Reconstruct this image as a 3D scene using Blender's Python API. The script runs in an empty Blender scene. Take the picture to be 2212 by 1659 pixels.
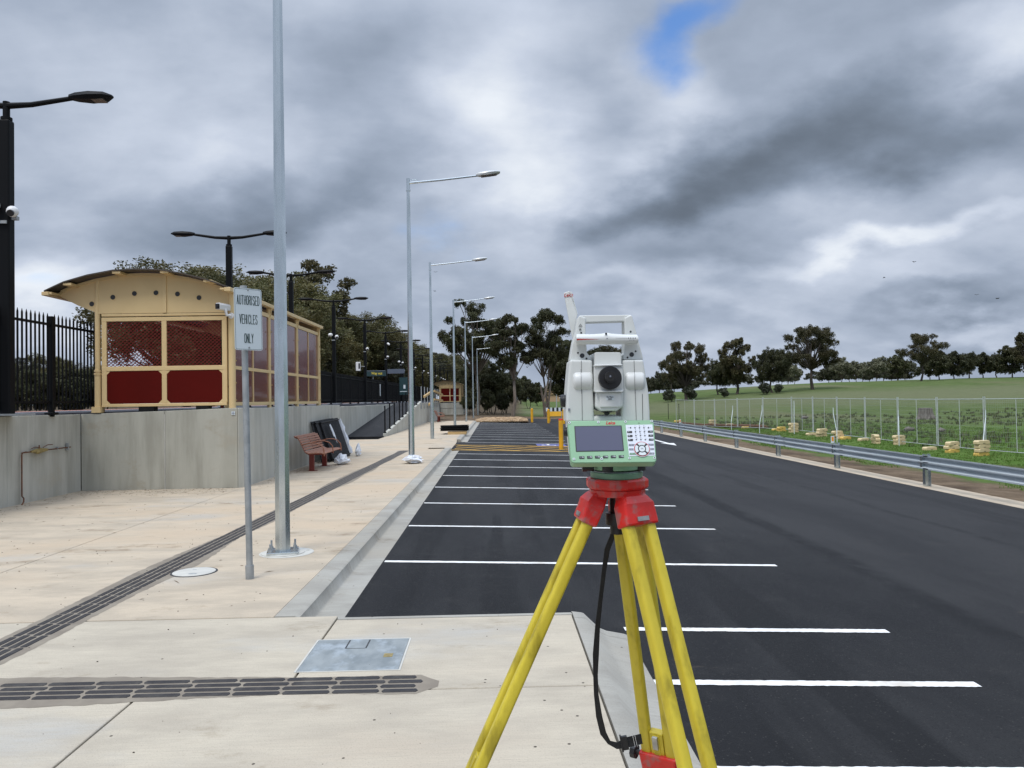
import bpy, math, random
import numpy as np
from math import sin, cos, tan, atan, atan2, radians, pi, sqrt, hypot
from mathutils import Vector, Matrix
random.seed(4)
S = bpy.context.scene
COL = S.collection

# ------------------------------------------------------------------ camera
F = 1662.0                       # focal length for a picture 2212 units wide
ROLL = radians(0.9)
EYE = 1.70
def unroll(u, v): return (u*cos(ROLL)+v*sin(ROLL), -u*sin(ROLL)+v*cos(ROLL))
_a, _b = unroll((1068-1106)/F, (829.5-862)/F)
PIT = atan(-_b); YAW = atan(-_a*cos(PIT))
f0 = Vector((sin(YAW), cos(YAW), 0)); R0 = Vector((cos(YAW), -sin(YAW), 0))
FW = Vector((f0.x*cos(PIT), f0.y*cos(PIT), sin(PIT))); UP = Vector((-f0.x*sin(PIT), -f0.y*sin(PIT), cos(PIT)))
CAMP = Vector((0, 0, EYE))
cam = bpy.data.cameras.new("camera"); camo = bpy.data.objects.new("camera", cam); COL.objects.link(camo)
cam.sensor_width = 36; cam.lens = F/2212*36; cam.clip_start = .05; cam.clip_end = 4000
rr = R0*cos(ROLL)+UP*(-sin(ROLL)); uu = R0*sin(ROLL)+UP*cos(ROLL)
M = Matrix((( rr.x, uu.x, -FW.x), (rr.y, uu.y, -FW.y), (rr.z, uu.z, -FW.z))).to_4x4()
M.translation = CAMP; camo.matrix_world = M
S.camera = camo
def ray(px, py):
    u, v = unroll((px-1106)/F, (829.5-py)/F)
    return FW+R0*u+UP*v
def G(px, py, z=0.0):            # point of height z seen in that direction
    d = ray(px, py); t = (z-EYE)/d.z; return CAMP+d*t
def PD(px, Y):                   # x of the point at distance Y
    d = ray(px, 860); return d.x/d.y*Y

# ------------------------------------------------------------------ view, world, sun
S.view_settings.view_transform = 'Standard'; S.view_settings.look = 'None'
S.view_settings.exposure = 0.0; S.view_settings.gamma = 1.0
S.view_settings.use_curve_mapping = False
SUN_EL, SUN_AZ = radians(60), radians(212)      # azimuth clockwise from +Y
W = bpy.data.worlds.new("World"); S.world = W; W.use_nodes = True
nt = W.node_tree; nt.nodes.clear()
def N(tree, typ, **kw):
    n = tree.nodes.new(typ)
    for k, v in kw.items(): setattr(n, k, v)
    return n
def setin(tree, n, idx, v):
    if v is None: return
    if isinstance(v, bpy.types.NodeSocket): tree.links.new(v, n.inputs[idx])
    else: n.inputs[idx].default_value = v
def mth(tree, op, a, b=None, c=None, clamp=False):
    n = N(tree, 'ShaderNodeMath', operation=op, use_clamp=clamp)
    setin(tree, n, 0, a); setin(tree, n, 1, b); setin(tree, n, 2, c)
    return n.outputs[0]
def mixc(tree, f, a, b, mode='MIX'):
    n = N(tree, 'ShaderNodeMix', data_type='RGBA', blend_type=mode)
    setin(tree, n, 0, f)
    for i, v in ((6, a), (7, b)):
        if isinstance(v, tuple) and len(v) == 3: v = (*v, 1)
        setin(tree, n, i, v)
    return n.outputs[2]
def mapr(tree, v, a, b, c=0., d=1., smooth=True):
    n = N(tree, 'ShaderNodeMapRange', interpolation_type='SMOOTHSTEP' if smooth else 'LINEAR')
    setin(tree, n, 0, v)
    for i, x in enumerate((a, b, c, d)): n.inputs[i+1].default_value = x
    return n.outputs[0]
def noise(tree, vec, scale, detail=4, rough=.55, dist=0.):
    n = N(tree, 'ShaderNodeTexNoise')
    if vec is not None: tree.links.new(vec, n.inputs['Vector'])
    n.inputs['Scale'].default_value = scale; n.inputs['Detail'].default_value = detail
    n.inputs['Roughness'].default_value = rough; n.inputs['Distortion'].default_value = dist
    return n.outputs[0]
def ramp(tree, v, stops, interp='LINEAR'):
    n = N(tree, 'ShaderNodeValToRGB'); n.color_ramp.interpolation = interp
    cr = n.color_ramp
    while len(cr.elements) < len(stops): cr.elements.new(.5)
    for e, (p, c) in zip(cr.elements, stops):
        e.position = p; e.color = (*c, 1) if len(c) == 3 else c
    tree.links.new(v, n.inputs[0]); return n.outputs[0]
def mapping(tree, vec, loc=(0, 0, 0), rot=(0, 0, 0), sc=(1, 1, 1), kind='POINT'):
    n = N(tree, 'ShaderNodeMapping', vector_type=kind)
    tree.links.new(vec, n.inputs[0]); n.inputs[1].default_value = loc
    n.inputs[2].default_value = rot; n.inputs[3].default_value = sc
    return n.outputs[0]
def build_sky():
    t = nt
    tc = N(t, 'ShaderNodeTexCoord').outputs['Generated']
    sp = N(t, 'ShaderNodeSeparateXYZ'); t.links.new(tc, sp.inputs[0])
    x, y, z = sp.outputs
    yy = mth(t, 'MAXIMUM', y, .05)
    a = mth(t, 'DIVIDE', x, yy); e = mth(t, 'DIVIDE', z, yy)
    cb = N(t, 'ShaderNodeCombineXYZ'); t.links.new(a, cb.inputs[0]); t.links.new(e, cb.inputs[1])
    ae = cb.outputs[0]
    zz = mth(t, 'ADD', mth(t, 'ABSOLUTE', z), .42)
    cp = N(t, 'ShaderNodeCombineXYZ')
    t.links.new(mth(t, 'DIVIDE', x, zz), cp.inputs[0]); t.links.new(mth(t, 'DIVIDE', y, zz), cp.inputs[1])
    pl = cp.outputs[0]
    # wobble so that nothing stays an ellipse
    nw = N(t, 'ShaderNodeTexNoise'); t.links.new(pl, nw.inputs['Vector'])
    nw.inputs['Scale'].default_value = 3.2; nw.inputs['Detail'].default_value = 8; nw.inputs['Roughness'].default_value = .5
    sub = N(t, 'ShaderNodeVectorMath', operation='SUBTRACT'); t.links.new(nw.outputs[1], sub.inputs[0]); sub.inputs[1].default_value = (.5, .5, .5)
    scl = N(t, 'ShaderNodeVectorMath', operation='SCALE'); t.links.new(sub.outputs[0], scl.inputs[0]); scl.inputs['Scale'].default_value = .24
    add = N(t, 'ShaderNodeVectorMath', operation='ADD'); t.links.new(ae, add.inputs[0]); t.links.new(scl.outputs[0], add.inputs[1])
    wv = add.outputs[0]
    def blob(px, py, rx, ry, ang, w, hard=0.):
        d = ray(px, py)
        m = mapping(t, wv, (d.x/d.y, d.z/d.y, 0), (0, 0, radians(ang)), (rx/F, ry/F, 1), 'TEXTURE')
        ln = N(t, 'ShaderNodeVectorMath', operation='LENGTH'); t.links.new(m, ln.inputs[0])
        return mth(t, 'MULTIPLY', mapr(t, ln.outputs[1], hard, 1., 1., 0.), w)
    n1 = noise(t, pl, 2.0, 9, .52, .1)
    n2 = noise(t, mapping(t, pl, (3, 7, 0), (0, 0, radians(-32)), (.8, 1.7, 1)), 2.0, 8, .52, .2)
    L = mth(t, 'MULTIPLY_ADD', mth(t, 'SUBTRACT', n1, .5), .70, .66)
    L = mth(t, 'MULTIPLY_ADD', mth(t, 'SUBTRACT', n2, .5), .45, L)
    n3 = noise(t, mapping(t, pl, (11, 2, 0), (0, 0, radians(-20)), (1, 1.25, 1)), 6.5, 9, .58, .1)
    L = mth(t, 'MULTIPLY_ADD', mth(t, 'SUBTRACT', n3, .5), .22, L)
    for b in [(1700, 320, 580, 175, 20, -.42, .15), (1330, 450, 300, 100, 14, -.24, 0), (2100, 240, 420, 140, 16, -.24, 0), (2050, 640, 330, 55, 4, -.24, 0),
              (1090, 330, 230, 300, 30, .34, 0), (1130, 100, 300, 170, 0, .16, 0), (2190, 60, 300, 110, 14, .26, 0),
              (560, 440, 520, 120, 14, -.30, 0), (330, 90, 480, 150, 0, .06, 0), (770, 80, 300, 170, 0, -.16, 0), (480, 300, 260, 90, 20, .12, 0),
              (70, 640, 240, 170, 30, .36, 0), (900, 600, 350, 110, 0, -.05, 0), (1950, 490, 480, 50, 12, .26, 0),
              (1450, 660, 460, 60, 4, .14, 0), (2120, 720, 300, 50, 0, .24, 0), (1560, 545, 300, 60, 10, -.16, 0), (1440, 230, 190, 200, -20, .26, 0)]:
        L = mth(t, 'ADD', L, blob(*b))
    cloud = ramp(t, L, [(.0, (.092, .112, .140)), (.22, (.150, .185, .238)), (.42, (.25, .305, .395)), (.62, (.39, .455, .57)),
                        (.82, (.59, .655, .775)), (1., (.83, .88, .95))])
    bl = mth(t, 'ADD', blob(1425, 110, 140, 185, -22, 1.3, .0), blob(1530, 10, 200, 85, 30, 1.0, 0))
    bl = mth(t, 'ADD', bl, blob(70, 640, 130, 70, 30, .45, 0))
    bl = mth(t, 'ADD', bl, blob(930, 520, 320, 90, 0, .28, 0))
    nb = noise(t, pl, 4.5, 9, .6, .1)
    blm = mapr(t, mth(t, 'ADD', bl, mth(t, 'MULTIPLY', mth(t, 'SUBTRACT', nb, .5), 1.6)), .1, 1.5)
    blm = mth(t, 'MULTIPLY', blm, mth(t, 'MINIMUM', mth(t, 'MULTIPLY', bl, 3.), 1.))
    sky = N(t, 'ShaderNodeTexSky', sky_type='NISHITA'); sky.sun_disc = False
    sky.sun_elevation = SUN_EL; sky.sun_rotation = SUN_AZ; sky.air_density = 1.0; sky.dust_density = .4
    skc = mixc(t, 1., sky.outputs[0], (.115, .15, .195, 1), 'MULTIPLY')
    col = mixc(t, blm, cloud, skc)
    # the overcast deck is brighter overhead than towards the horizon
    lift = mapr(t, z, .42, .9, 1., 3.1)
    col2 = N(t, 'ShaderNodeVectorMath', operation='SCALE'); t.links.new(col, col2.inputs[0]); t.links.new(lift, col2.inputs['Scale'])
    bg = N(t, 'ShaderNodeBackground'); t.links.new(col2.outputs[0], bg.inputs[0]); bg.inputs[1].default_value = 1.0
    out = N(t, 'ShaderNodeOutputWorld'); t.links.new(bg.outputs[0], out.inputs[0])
build_sky()
sun = bpy.data.lights.new("sun", 'SUN'); sun.energy = 1.9; sun.angle = radians(22); sun.color = (1, .95, .87)
suno = bpy.data.objects.new("sun", sun); COL.objects.link(suno)
sd = Vector((sin(SUN_AZ)*cos(SUN_EL), cos(SUN_AZ)*cos(SUN_EL), sin(SUN_EL)))
suno.rotation_euler = sd.to_track_quat('Z', 'Y').to_euler()

# ------------------------------------------------------------------ materials
MATS = {}
def mat(name, c1, c2=None, rough=.6, metal=0., scale=3., stretch=(1, 1, 1), bump=0., bscale=60., rvar=0., spec=.5,
        detail=5, speck=None, translucent=0., c3=None, s3=.5, hard=(.3, .7), coat=0.):
    if name in MATS: return MATS[name]
    m = bpy.data.materials.new(name); m.use_nodes = True; t = m.node_tree
    b = t.nodes['Principled BSDF']; out = t.nodes['Material Output']
    b.inputs['Roughness'].default_value = rough; b.inputs['Metallic'].default_value = metal
    b.inputs['Specular IOR Level'].default_value = spec
    if coat: b.inputs['Coat Weight'].default_value = coat
    tc = N(t, 'ShaderNodeTexCoord').outputs['Object']
    vec = mapping(t, tc, sc=stretch)
    col = (*c1, 1)
    if c2:
        n = noise(t, vec, scale, detail)
        col = mixc(t, mapr(t, n, *hard), c1, c2)
        if rvar: t.links.new(mapr(t, n, .2, .8, rough-rvar, rough+rvar), b.inputs['Roughness'])
    if c3:
        n3 = noise(t, mapping(t, vec, (5, 3, 1)), s3, 5, .6)
        col = mixc(t, mapr(t, n3, .48, .68), col, c3)
    if speck:                                   # (colour, scale, threshold)
        v = N(t, 'ShaderNodeTexVoronoi'); t.links.new(tc, v.inputs[0]); v.inputs['Scale'].default_value = speck[1]
        rnd = N(t, 'ShaderNodeSeparateColor'); t.links.new(v.outputs['Color'], rnd.inputs[0])
        f = mth(t, 'MULTIPLY', mth(t, 'LESS_THAN', v.outputs['Distance'], .13), mth(t, 'LESS_THAN', rnd.outputs[0], speck[2]))
        col = mixc(t, f, col, speck[0])
    if isinstance(col, tuple): b.inputs['Base Color'].default_value = col
    else: t.links.new(col, b.inputs['Base Color'])
    if bump:
        bn = N(t, 'ShaderNodeBump'); bn.inputs['Strength'].default_value = bump; bn.inputs['Distance'].default_value = .01
        t.links.new(noise(t, vec, bscale, 5), bn.inputs['Height']); t.links.new(bn.outputs[0], b.inputs['Normal'])
    if translucent:
        tr = N(t, 'ShaderNodeBsdfTranslucent')
        if isinstance(col, tuple): tr.inputs[0].default_value = col
        else: t.links.new(col, tr.inputs[0])
        mx = N(t, 'ShaderNodeMixShader'); mx.inputs[0].default_value = translucent
        t.links.new(b.outputs[0], mx.inputs[1]); t.links.new(tr.outputs[0], mx.inputs[2]); t.links.new(mx.outputs[0], out.inputs[0])
    MATS[name] = m; return m
def leafmat(name, ca, cb, cc):
    m = bpy.data.materials.new(name); m.use_nodes = True; t = m.node_tree; b = t.nodes['Principled BSDF']; out = t.nodes['Material Output']
    geo = N(t, 'ShaderNodeNewGeometry'); oi = N(t, 'ShaderNodeObjectInfo')
    tc = N(t, 'ShaderNodeTexCoord').outputs['Object']
    n = noise(t, tc, .45, 3); col = mixc(t, mapr(t, n, .38, .62), ca, cb)
    rnd = geo.outputs['Random Per Island']
    col = mixc(t, mapr(t, rnd, .45, 1., 0, .65), col, cc)
    hs = N(t, 'ShaderNodeHueSaturation'); t.links.new(col, hs.inputs['Color'])
    t.links.new(mapr(t, oi.outputs['Random'], 0, 1, .75, 1.25, False), hs.inputs['Value'])
    b.inputs['Roughness'].default_value = .55; b.inputs['Specular IOR Level'].default_value = .3
    t.links.new(hs.outputs[0], b.inputs['Base Color'])
    tr = N(t, 'ShaderNodeBsdfTranslucent'); t.links.new(hs.outputs[0], tr.inputs[0])
    mx = N(t, 'ShaderNodeMixShader'); mx.inputs[0].default_value = .25
    t.links.new(b.outputs[0], mx.inputs[1]); t.links.new(tr.outputs[0], mx.inputs[2]); t.links.new(mx.outputs[0], out.inputs[0])
    MATS[name] = m; return m

m_path = mat('path_concrete', (.56, .475, .37), (.46, .405, .325), rough=.85, scale=.9, stretch=(.45, 1.9, 1), bump=.25, bscale=45, detail=9,
             c3=(.47, .455, .42), s3=.22, speck=((.10, .08, .06), 5.5, .10), spec=.25)
m_slab = mat('slab_concrete', (.50, .455, .375), (.42, .375, .305), rough=.85, scale=1.4, stretch=(.5, 1.6, 1), bump=.3, bscale=55,
             c3=(.45, .44, .42), s3=.5, speck=((.07, .06, .05), 9.0, .10), detail=9, spec=.25)
m_kerb = mat('kerb_concrete', (.37, .355, .315), (.27, .258, .228), rough=.85, scale=3, stretch=(1, 1, 1), bump=.35, bscale=40,
             c3=(.41, .40, .37), s3=2.2, detail=9, speck=((.12, .1, .08), 12., .08), spec=.25)
m_wall = mat('wall_concrete', (.47, .47, .425), (.37, .37, .33), rough=.85, scale=1.6, stretch=(1.5, 1.5, .35), bump=.15, bscale=30,
             c3=(.46, .46, .44), s3=1.2, spec=.25, detail=9)
m_wall2 = mat('wall_concrete_b', (.45, .445, .39), (.34, .335, .29), rough=.85, scale=1.2, stretch=(1.5, 1.5, .4), bump=.15, bscale=30,
             c3=(.43, .43, .40), s3=.9, spec=.25, detail=9)
m_asph = mat('asphalt', (.030, .031, .034), (.016, .017, .020), rough=.85, scale=.55, stretch=(1, .30, 1), bump=1., bscale=110,
             c3=(.037, .037, .039), s3=.45, speck=((.13, .12, .11), 38., .10), spec=.22, detail=9, hard=(.36, .60))
m_dirt = mat('dirt', (.15, .105, .068), (.095, .067, .045), rough=.95, scale=1.2, bump=.8, bscale=9, spec=.1, c3=(.20, .15, .10), s3=.6)
m_white = mat('line_paint', (.82, .82, .81), (.70, .70, .69), rough=.6, scale=14, spec=.3, detail=9, hard=(.35, .75), c3=(.60, .56, .50), s3=3.5)
m_yline = mat('yellow_line_paint', (.85, .50, .07), (.75, .43, .06), rough=.6, scale=5)
m_galv = mat('galvanised_steel', (.66, .71, .73), (.50, .555, .58), rough=.24, metal=.95, scale=7, stretch=(1, 1, .25), bump=.06, bscale=20, rvar=.1)
m_fence = mat('fence_tube', (.52, .55, .55), (.42, .45, .45), rough=.5, metal=0., scale=9)
m_galvd = mat('galvanised_dull', (.40, .42, .43), (.30, .32, .33), rough=.55, metal=.5, scale=9)
m_rail = mat('guardrail_steel', (.60, .65, .68), (.50, .55, .58), rough=.4, metal=.12, scale=2.0, stretch=(1, .3, 3), rvar=.08)
m_black = mat('black_powdercoat', (.0045, .005, .006), rough=.5, spec=.14)
m_blackp = mat('black_plastic', (.012, .012, .014), (.02, .02, .022), rough=.4, scale=30)
m_cream = mat('cream_paint', (.70, .52, .265), (.66, .485, .245), rough=.45, scale=2)
m_maroon = mat('maroon_panel', (.095, .004, .002), (.085, .004, .002), rough=.55, scale=1.5, spec=.12)
m_maroong = mat('maroon_gloss_panel', (.15, .024, .022), (.125, .02, .019), rough=.22, scale=.9, spec=.8, coat=.3)
m_mesh = mat('maroon_mesh', (.21, .022, .018), rough=.5)
m_roof = mat('roof_sheet', (.085, .070, .058), (.07, .058, .05), rough=.5, metal=.2, scale=3)
m_bench = mat('bench_slats', (.31, .135, .075), (.25, .10, .055), rough=.5, scale=12, stretch=(3, .3, 1))
m_benchf = mat('bench_frame', (.20, .022, .014), (.17, .02, .013), rough=.4, scale=5)
m_wrap = mat('white_plastic_wrap', (.75, .77, .80), (.62, .65, .70), rough=.35, scale=9, bump=.4, bscale=14)
m_timber = mat('timber', (.55, .38, .17), (.45, .30, .13), rough=.7, scale=3, stretch=(1, 1, 6))
m_yel = mat('yellow_powdercoat', (.80, .42, .02), (.70, .36, .015), rough=.4, scale=4)
m_red = mat('red_paint', (.70, .03, .015), rough=.5)
m_leg = mat('tripod_yellow', (.64, .52, .045), (.54, .43, .035), rough=.42, scale=14, stretch=(1, 1, .35), bump=.1, bscale=40,
            c3=(.33, .26, .02), s3=16., spec=.45)
m_tred = mat('tripod_red', (.66, .020, .014), (.55, .016, .012), rough=.38, scale=18, c3=(.34, .12, .11), s3=30., spec=.5, hard=(.35, .65))
m_bare = mat('bare_metal', (.5, .5, .48), (.35, .35, .34), rough=.4, metal=.8, scale=40)
m_ts = mat('instrument_white', (.66, .68, .665), (.63, .65, .635), rough=.42, scale=10, spec=.45, bump=.04, bscale=400)
m_ts2 = mat('instrument_cover', (.66, .68, .675), rough=.35, spec=.5)
m_green = mat('instrument_green', (.27, .47, .30), (.255, .45, .285), rough=.45, scale=15, spec=.4)
m_green2 = mat('tribrach_green', (.17, .31, .20), (.15, .28, .18), rough=.45, scale=20)
m_screen = mat('screen_glass', (.075, .078, .13), rough=.12, spec=.6)
m_glass = mat('lens_glass', (.006, .006, .008), rough=.05, spec=.8)
m_key = mat('keypad_pale', (.68, .72, .80), rough=.5)
m_keyg = mat('key_grey', (.20, .21, .26), rough=.5)
m_seam = mat('seam_dark', (.04, .042, .045), rough=.8)
m_strap = mat('webbing_black', (.010, .010, .011), (.018, .018, .02), rough=.8, scale=200)
m_tact = mat('tactile_dark', (.016, .014, .015), (.028, .024, .023), rough=.55, scale=14, bump=.5, bscale=60, c3=(.05, .045, .04), s3=6.)
m_stain = mat('sealer_stain', (.20, .17, .135), (.27, .235, .185), rough=.7, scale=4, spec=.3)
m_pit = mat('pit_lid_steel', (.29, .315, .32), (.19, .215, .225), rough=.75, spec=.15, metal=0., scale=6, stretch=(1, .6, 1), c3=(.33, .37, .40), s3=6., detail=9)
m_cover = mat('cover_white', (.56, .55, .50), (.48, .47, .43), rough=.7, scale=8)
m_copper = mat('copper_pipe', (.20, .085, .045), (.12, .06, .04), rough=.5, metal=.5, scale=20)
m_brass = mat('brass_valve', (.42, .33, .13), (.26, .20, .09), rough=.5, metal=.5, scale=25)
m_block = mat('cream_block', (.66, .53, .31), (.58, .45, .25), rough=.6, scale=5)
m_yblock = mat('yellow_block', (.68, .46, .12), (.60, .40, .09), rough=.6, scale=5)
m_coir = mat('coir', (.12, .055, .022), (.075, .035, .016), rough=.95, scale=8, bump=1., bscale=30)
m_orange = mat('orange_reflector', (.75, .28, .02), rough=.3)
m_bark = mat('bark', (.11, .085, .065), (.20, .165, .135), rough=.9, scale=2.5, stretch=(2, 2, .4), bump=.5, bscale=12)
m_barkd = mat('bark_dark', (.045, .036, .029), (.08, .065, .052), rough=.9, scale=2.5, stretch=(2, 2, .4))
m_stump = mat('stump_wood', (.20, .18, .16), (.10, .088, .078), rough=.9, scale=4, stretch=(3, 3, .4), bump=.8, bscale=10)
m_gravel = mat('gravel_stones', (.46, .33, .20), (.36, .25, .15), rough=.9, scale=3)
m_sign = mat('sign_white', (.64, .70, .73), rough=.35, spec=.5)
m_letter = mat('sign_lettering', (.008, .035, .03), rough=.4)
m_teal = mat('teal_panel', (.02, .05, .055), rough=.3)
m_steelblue = mat('blue_grey_panel', (.10, .12, .16), rough=.35)
m_ysign = mat('sign_yellow', (.75, .60, .08), rough=.4)
m_logo = mat('logo_red', (.50, .025, .02), rough=.4)
m_plat = mat('platform_asphalt', (.04, .042, .055), rough=.8)
m_orl = mat('platform_orange', (.55, .16, .08), rough=.7)
m_blue = mat('blue_paint', (.09, .10, .30), rough=.6)
m_rust = mat('gritty_debris', (.06, .05, .04), rough=.9)
m_bird = mat('bird_dark', (.02, .02, .02), rough=.8)
m_lampw = mat('lamp_pale', (.55, .57, .58), rough=.4, metal=.3)
m_lampl = mat('lamp_lens', (.10, .08, .06), rough=.2)
m_ballw = mat('white_housing', (.72, .72, .72), rough=.35)
m_brick = mat('tan_house', (.45, .30, .18), rough=.8)
L_dark = leafmat('leaf_dark', (.052, .060, .026), (.072, .072, .034), (.115, .115, .058))
L_olive = leafmat('leaf_olive', (.098, .102, .040), (.135, .118, .046), (.20, .18, .085))
L_brown = leafmat('leaf_brown', (.066, .066, .030), (.088, .076, .036), (.13, .115, .06))
L_pale = leafmat('leaf_pale', (.16, .165, .10), (.20, .20, .13), (.27, .265, .18))
L_mid = leafmat('leaf_mid', (.085, .088, .052), (.06, .062, .036), (.13, .13, .08))
L_shrub = leafmat('leaf_shrub', (.055, .065, .04), (.07, .08, .05), (.10, .11, .07))
L_grass = leafmat('leaf_grass', (.085, .165, .025), (.12, .19, .04), (.17, .20, .07))
L_rush = leafmat('leaf_rush', (.085, .115, .045), (.12, .135, .06), (.18, .175, .10))

def concretemat(name, light, dark, tan, grey, joint=0.):
    m = bpy.data.materials.new(name); m.use_nodes = True; t = m.node_tree; b = t.nodes['Principled BSDF']
    tc = N(t, 'ShaderNodeTexCoord').outputs['Object']
    fine = noise(t, mapping(t, tc, sc=(2.2, 30, 1)), 2.0, 6, .6)          # broom streaks across the path
    mid = noise(t, mapping(t, tc, sc=(.7, 1.7, 1)), 1.5, 9, .66)
    big = noise(t, mapping(t, tc, (9, 4, 0), sc=(.6, 1, 1)), .33, 5, .6)
    grit = noise(t, tc, 95., 4, .7)
    c = mixc(t, mapr(t, mid, .34, .64), dark, light)
    c = mixc(t, mapr(t, big, .47, .62, 0, .85), c, tan)
    c = mixc(t, mapr(t, noise(t, mapping(t, tc, (1, 7, 0), sc=(.7, 1.3, 1)), .55, 7, .6), .55, .70, 0, .75), c, grey)
    c = mixc(t, mapr(t, fine, .40, .66, 0, .42), c, dark)
    c = mixc(t, mapr(t, grit, .52, .72, 0, .42), c, (dark[0]*.55, dark[1]*.53, dark[2]*.5))
    st = noise(t, mapping(t, tc, (3, 3, 3), sc=(1, 1.8, 1)), 1.1, 9, .7)
    c = mixc(t, mapr(t, st, .57, .72, 0, .75), c, (dark[0]*.62, dark[1]*.55, dark[2]*.47))
    v = N(t, 'ShaderNodeTexVoronoi'); t.links.new(tc, v.inputs[0]); v.inputs['Scale'].default_value = 12.
    rn = N(t, 'ShaderNodeSeparateColor'); t.links.new(v.outputs['Color'], rn.inputs[0])
    f = mth(t, 'MULTIPLY', mth(t, 'LESS_THAN', v.outputs['Distance'], .10), mth(t, 'LESS_THAN', rn.outputs[0], .10))
    c = mixc(t, f, c, (.06, .05, .04))
    t.links.new(c, b.inputs['Base Color']); b.inputs['Roughness'].default_value = .88; b.inputs['Specular IOR Level'].default_value = .2
    bn = N(t, 'ShaderNodeBump'); bn.inputs['Strength'].default_value = .35; bn.inputs['Distance'].default_value = .008
    t.links.new(mth(t, 'ADD', fine, grit), bn.inputs['Height']); t.links.new(bn.outputs[0], b.inputs['Normal'])
    return m
def asphaltmat():
    m = bpy.data.materials.new('asphalt'); m.use_nodes = True; t = m.node_tree; b = t.nodes['Principled BSDF']
    tc = N(t, 'ShaderNodeTexCoord').outputs['Object']
    big = noise(t, mapping(t, tc, sc=(1, .22, 1)), .55, 8, .62, .6)
    mid = noise(t, tc, 2.3, 8, .7); grain = noise(t, tc, 70., 5, .8); lane = noise(t, mapping(t, tc, (4, 0, 0), sc=(1, .06, 1)), 1.3, 5, .6)
    c = mixc(t, mapr(t, big, .36, .62), (.011, .0115, .0135), (.027, .0275, .029))
    c = mixc(t, mapr(t, lane, .54, .62, 0, .8), c, (.008, .0085, .010))
    c = mixc(t, mapr(t, mid, .52, .72, 0, .5), c, (.036, .0355, .035))
    c = mixc(t, mapr(t, grain, .50, .62, 0, .75), c, (.008, .0085, .0105))
    c = mixc(t, mapr(t, noise(t, tc, 34., 4, .75), .56, .70, 0, .55), c, (.045, .044, .044))
    sp = N(t, 'ShaderNodeSeparateXYZ'); t.links.new(tc, sp.inputs[0])
    xw = mth(t, 'ADD', sp.outputs[0], mth(t, 'MULTIPLY', mth(t, 'SUBTRACT', noise(t, mapping(t, tc, sc=(.2, .5, 1)), .8, 5), .5), .35))
    c = mixc(t, mapr(t, xw, 4.0, 4.4, 0, .28), c, (.042, .042, .044))                    # the later laid lane is greyer
    j1 = mapr(t, mth(t, 'ABSOLUTE', mth(t, 'SUBTRACT', xw, 4.12)), .05, .22, .75, 0)     # joint between two paver runs
    j2 = mapr(t, mth(t, 'ABSOLUTE', mth(t, 'SUBTRACT', xw, 6.9)), .03, .15, .5, 0)
    c = mixc(t, mth(t, 'MULTIPLY', mth(t, 'MAXIMUM', j1, j2), mapr(t, mid, .35, .6)), c, (.006, .0065, .008))
    v = N(t, 'ShaderNodeTexVoronoi'); t.links.new(tc, v.inputs[0]); v.inputs['Scale'].default_value = 60.
    rn = N(t, 'ShaderNodeSeparateColor'); t.links.new(v.outputs['Color'], rn.inputs[0])
    f = mth(t, 'MULTIPLY', mth(t, 'LESS_THAN', v.outputs['Distance'], .30), mth(t, 'LESS_THAN', rn.outputs[0], .06))
    c = mixc(t, f, c, (.055, .053, .051))
    du = mth(t, 'MULTIPLY', mapr(t, noise(t, mapping(t, tc, (7, 1, 0), sc=(1, 2.6, 1)), .8, 9, .75), .62, .74, 0, .45), mapr(t, mid, .45, .6))
    c = mixc(t, du, c, (.16, .13, .10))
    t.links.new(c, b.inputs['Base Color']); b.inputs['Roughness'].default_value = .82; b.inputs['Specular IOR Level'].default_value = .28
    bn = N(t, 'ShaderNodeBump'); bn.inputs['Strength'].default_value = 1.; bn.inputs['Distance'].default_value = .012
    t.links.new(grain, bn.inputs['Height']); t.links.new(bn.outputs[0], b.inputs['Normal'])
    return m
def wallmat(name, A, B, C):
    m = bpy.data.materials.new(name); m.use_nodes = True; t = m.node_tree; b = t.nodes['Principled BSDF']
    tc = N(t, 'ShaderNodeTexCoord').outputs['Object']
    v1 = noise(t, mapping(t, tc, sc=(2.2, 2.2, .28)), 1.6, 8, .6); bl = noise(t, mapping(t, tc, (2, 5, 1), sc=(1, 1, 1.3)), 1.1, 9, .68); lo = noise(t, tc, .5, 4)
    c = mixc(t, mapr(t, v1, .36, .64), B, A)
    c = mixc(t, mapr(t, bl, .54, .66, 0, .7), c, C)
    c = mixc(t, mapr(t, lo, .45, .65, 0, .5), c, tuple(x*1.12 for x in A))
    st = noise(t, mapping(t, tc, (8, 1, 4), sc=(3.5, 3.5, 1.6)), 2.1, 8, .7)
    c = mixc(t, mapr(t, st, .66, .74, 0, .6), c, tuple(x*.55 for x in B))
    c = mixc(t, mapr(t, noise(t, tc, 60., 4, .7), .55, .75, 0, .25), c, tuple(x*.6 for x in B))
    t.links.new(c, b.inputs['Base Color']); b.inputs['Roughness'].default_value = .85; b.inputs['Specular IOR Level'].default_value = .2
    bn = N(t, 'ShaderNodeBump'); bn.inputs['Strength'].default_value = .15; bn.inputs['Distance'].default_value = .01
    t.links.new(bl, bn.inputs['Height']); t.links.new(bn.outputs[0], b.inputs['Normal']); return m
m_wall = wallmat('wall_concrete_cast', (.475, .47, .42), (.37, .365, .32), (.42, .39, .32))
m_wall2 = wallmat('wall_concrete_cast_b', (.44, .43, .37), (.335, .325, .275), (.37, .335, .265))
m_path = concretemat('path_concrete_broomed', (.54, .455, .345), (.41, .352, .275), (.53, .42, .30), (.44, .415, .37))
m_slab = concretemat('slab_concrete_broomed', (.515, .46, .365), (.405, .36, .29), (.48, .41, .32), (.43, .42, .39))
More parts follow.
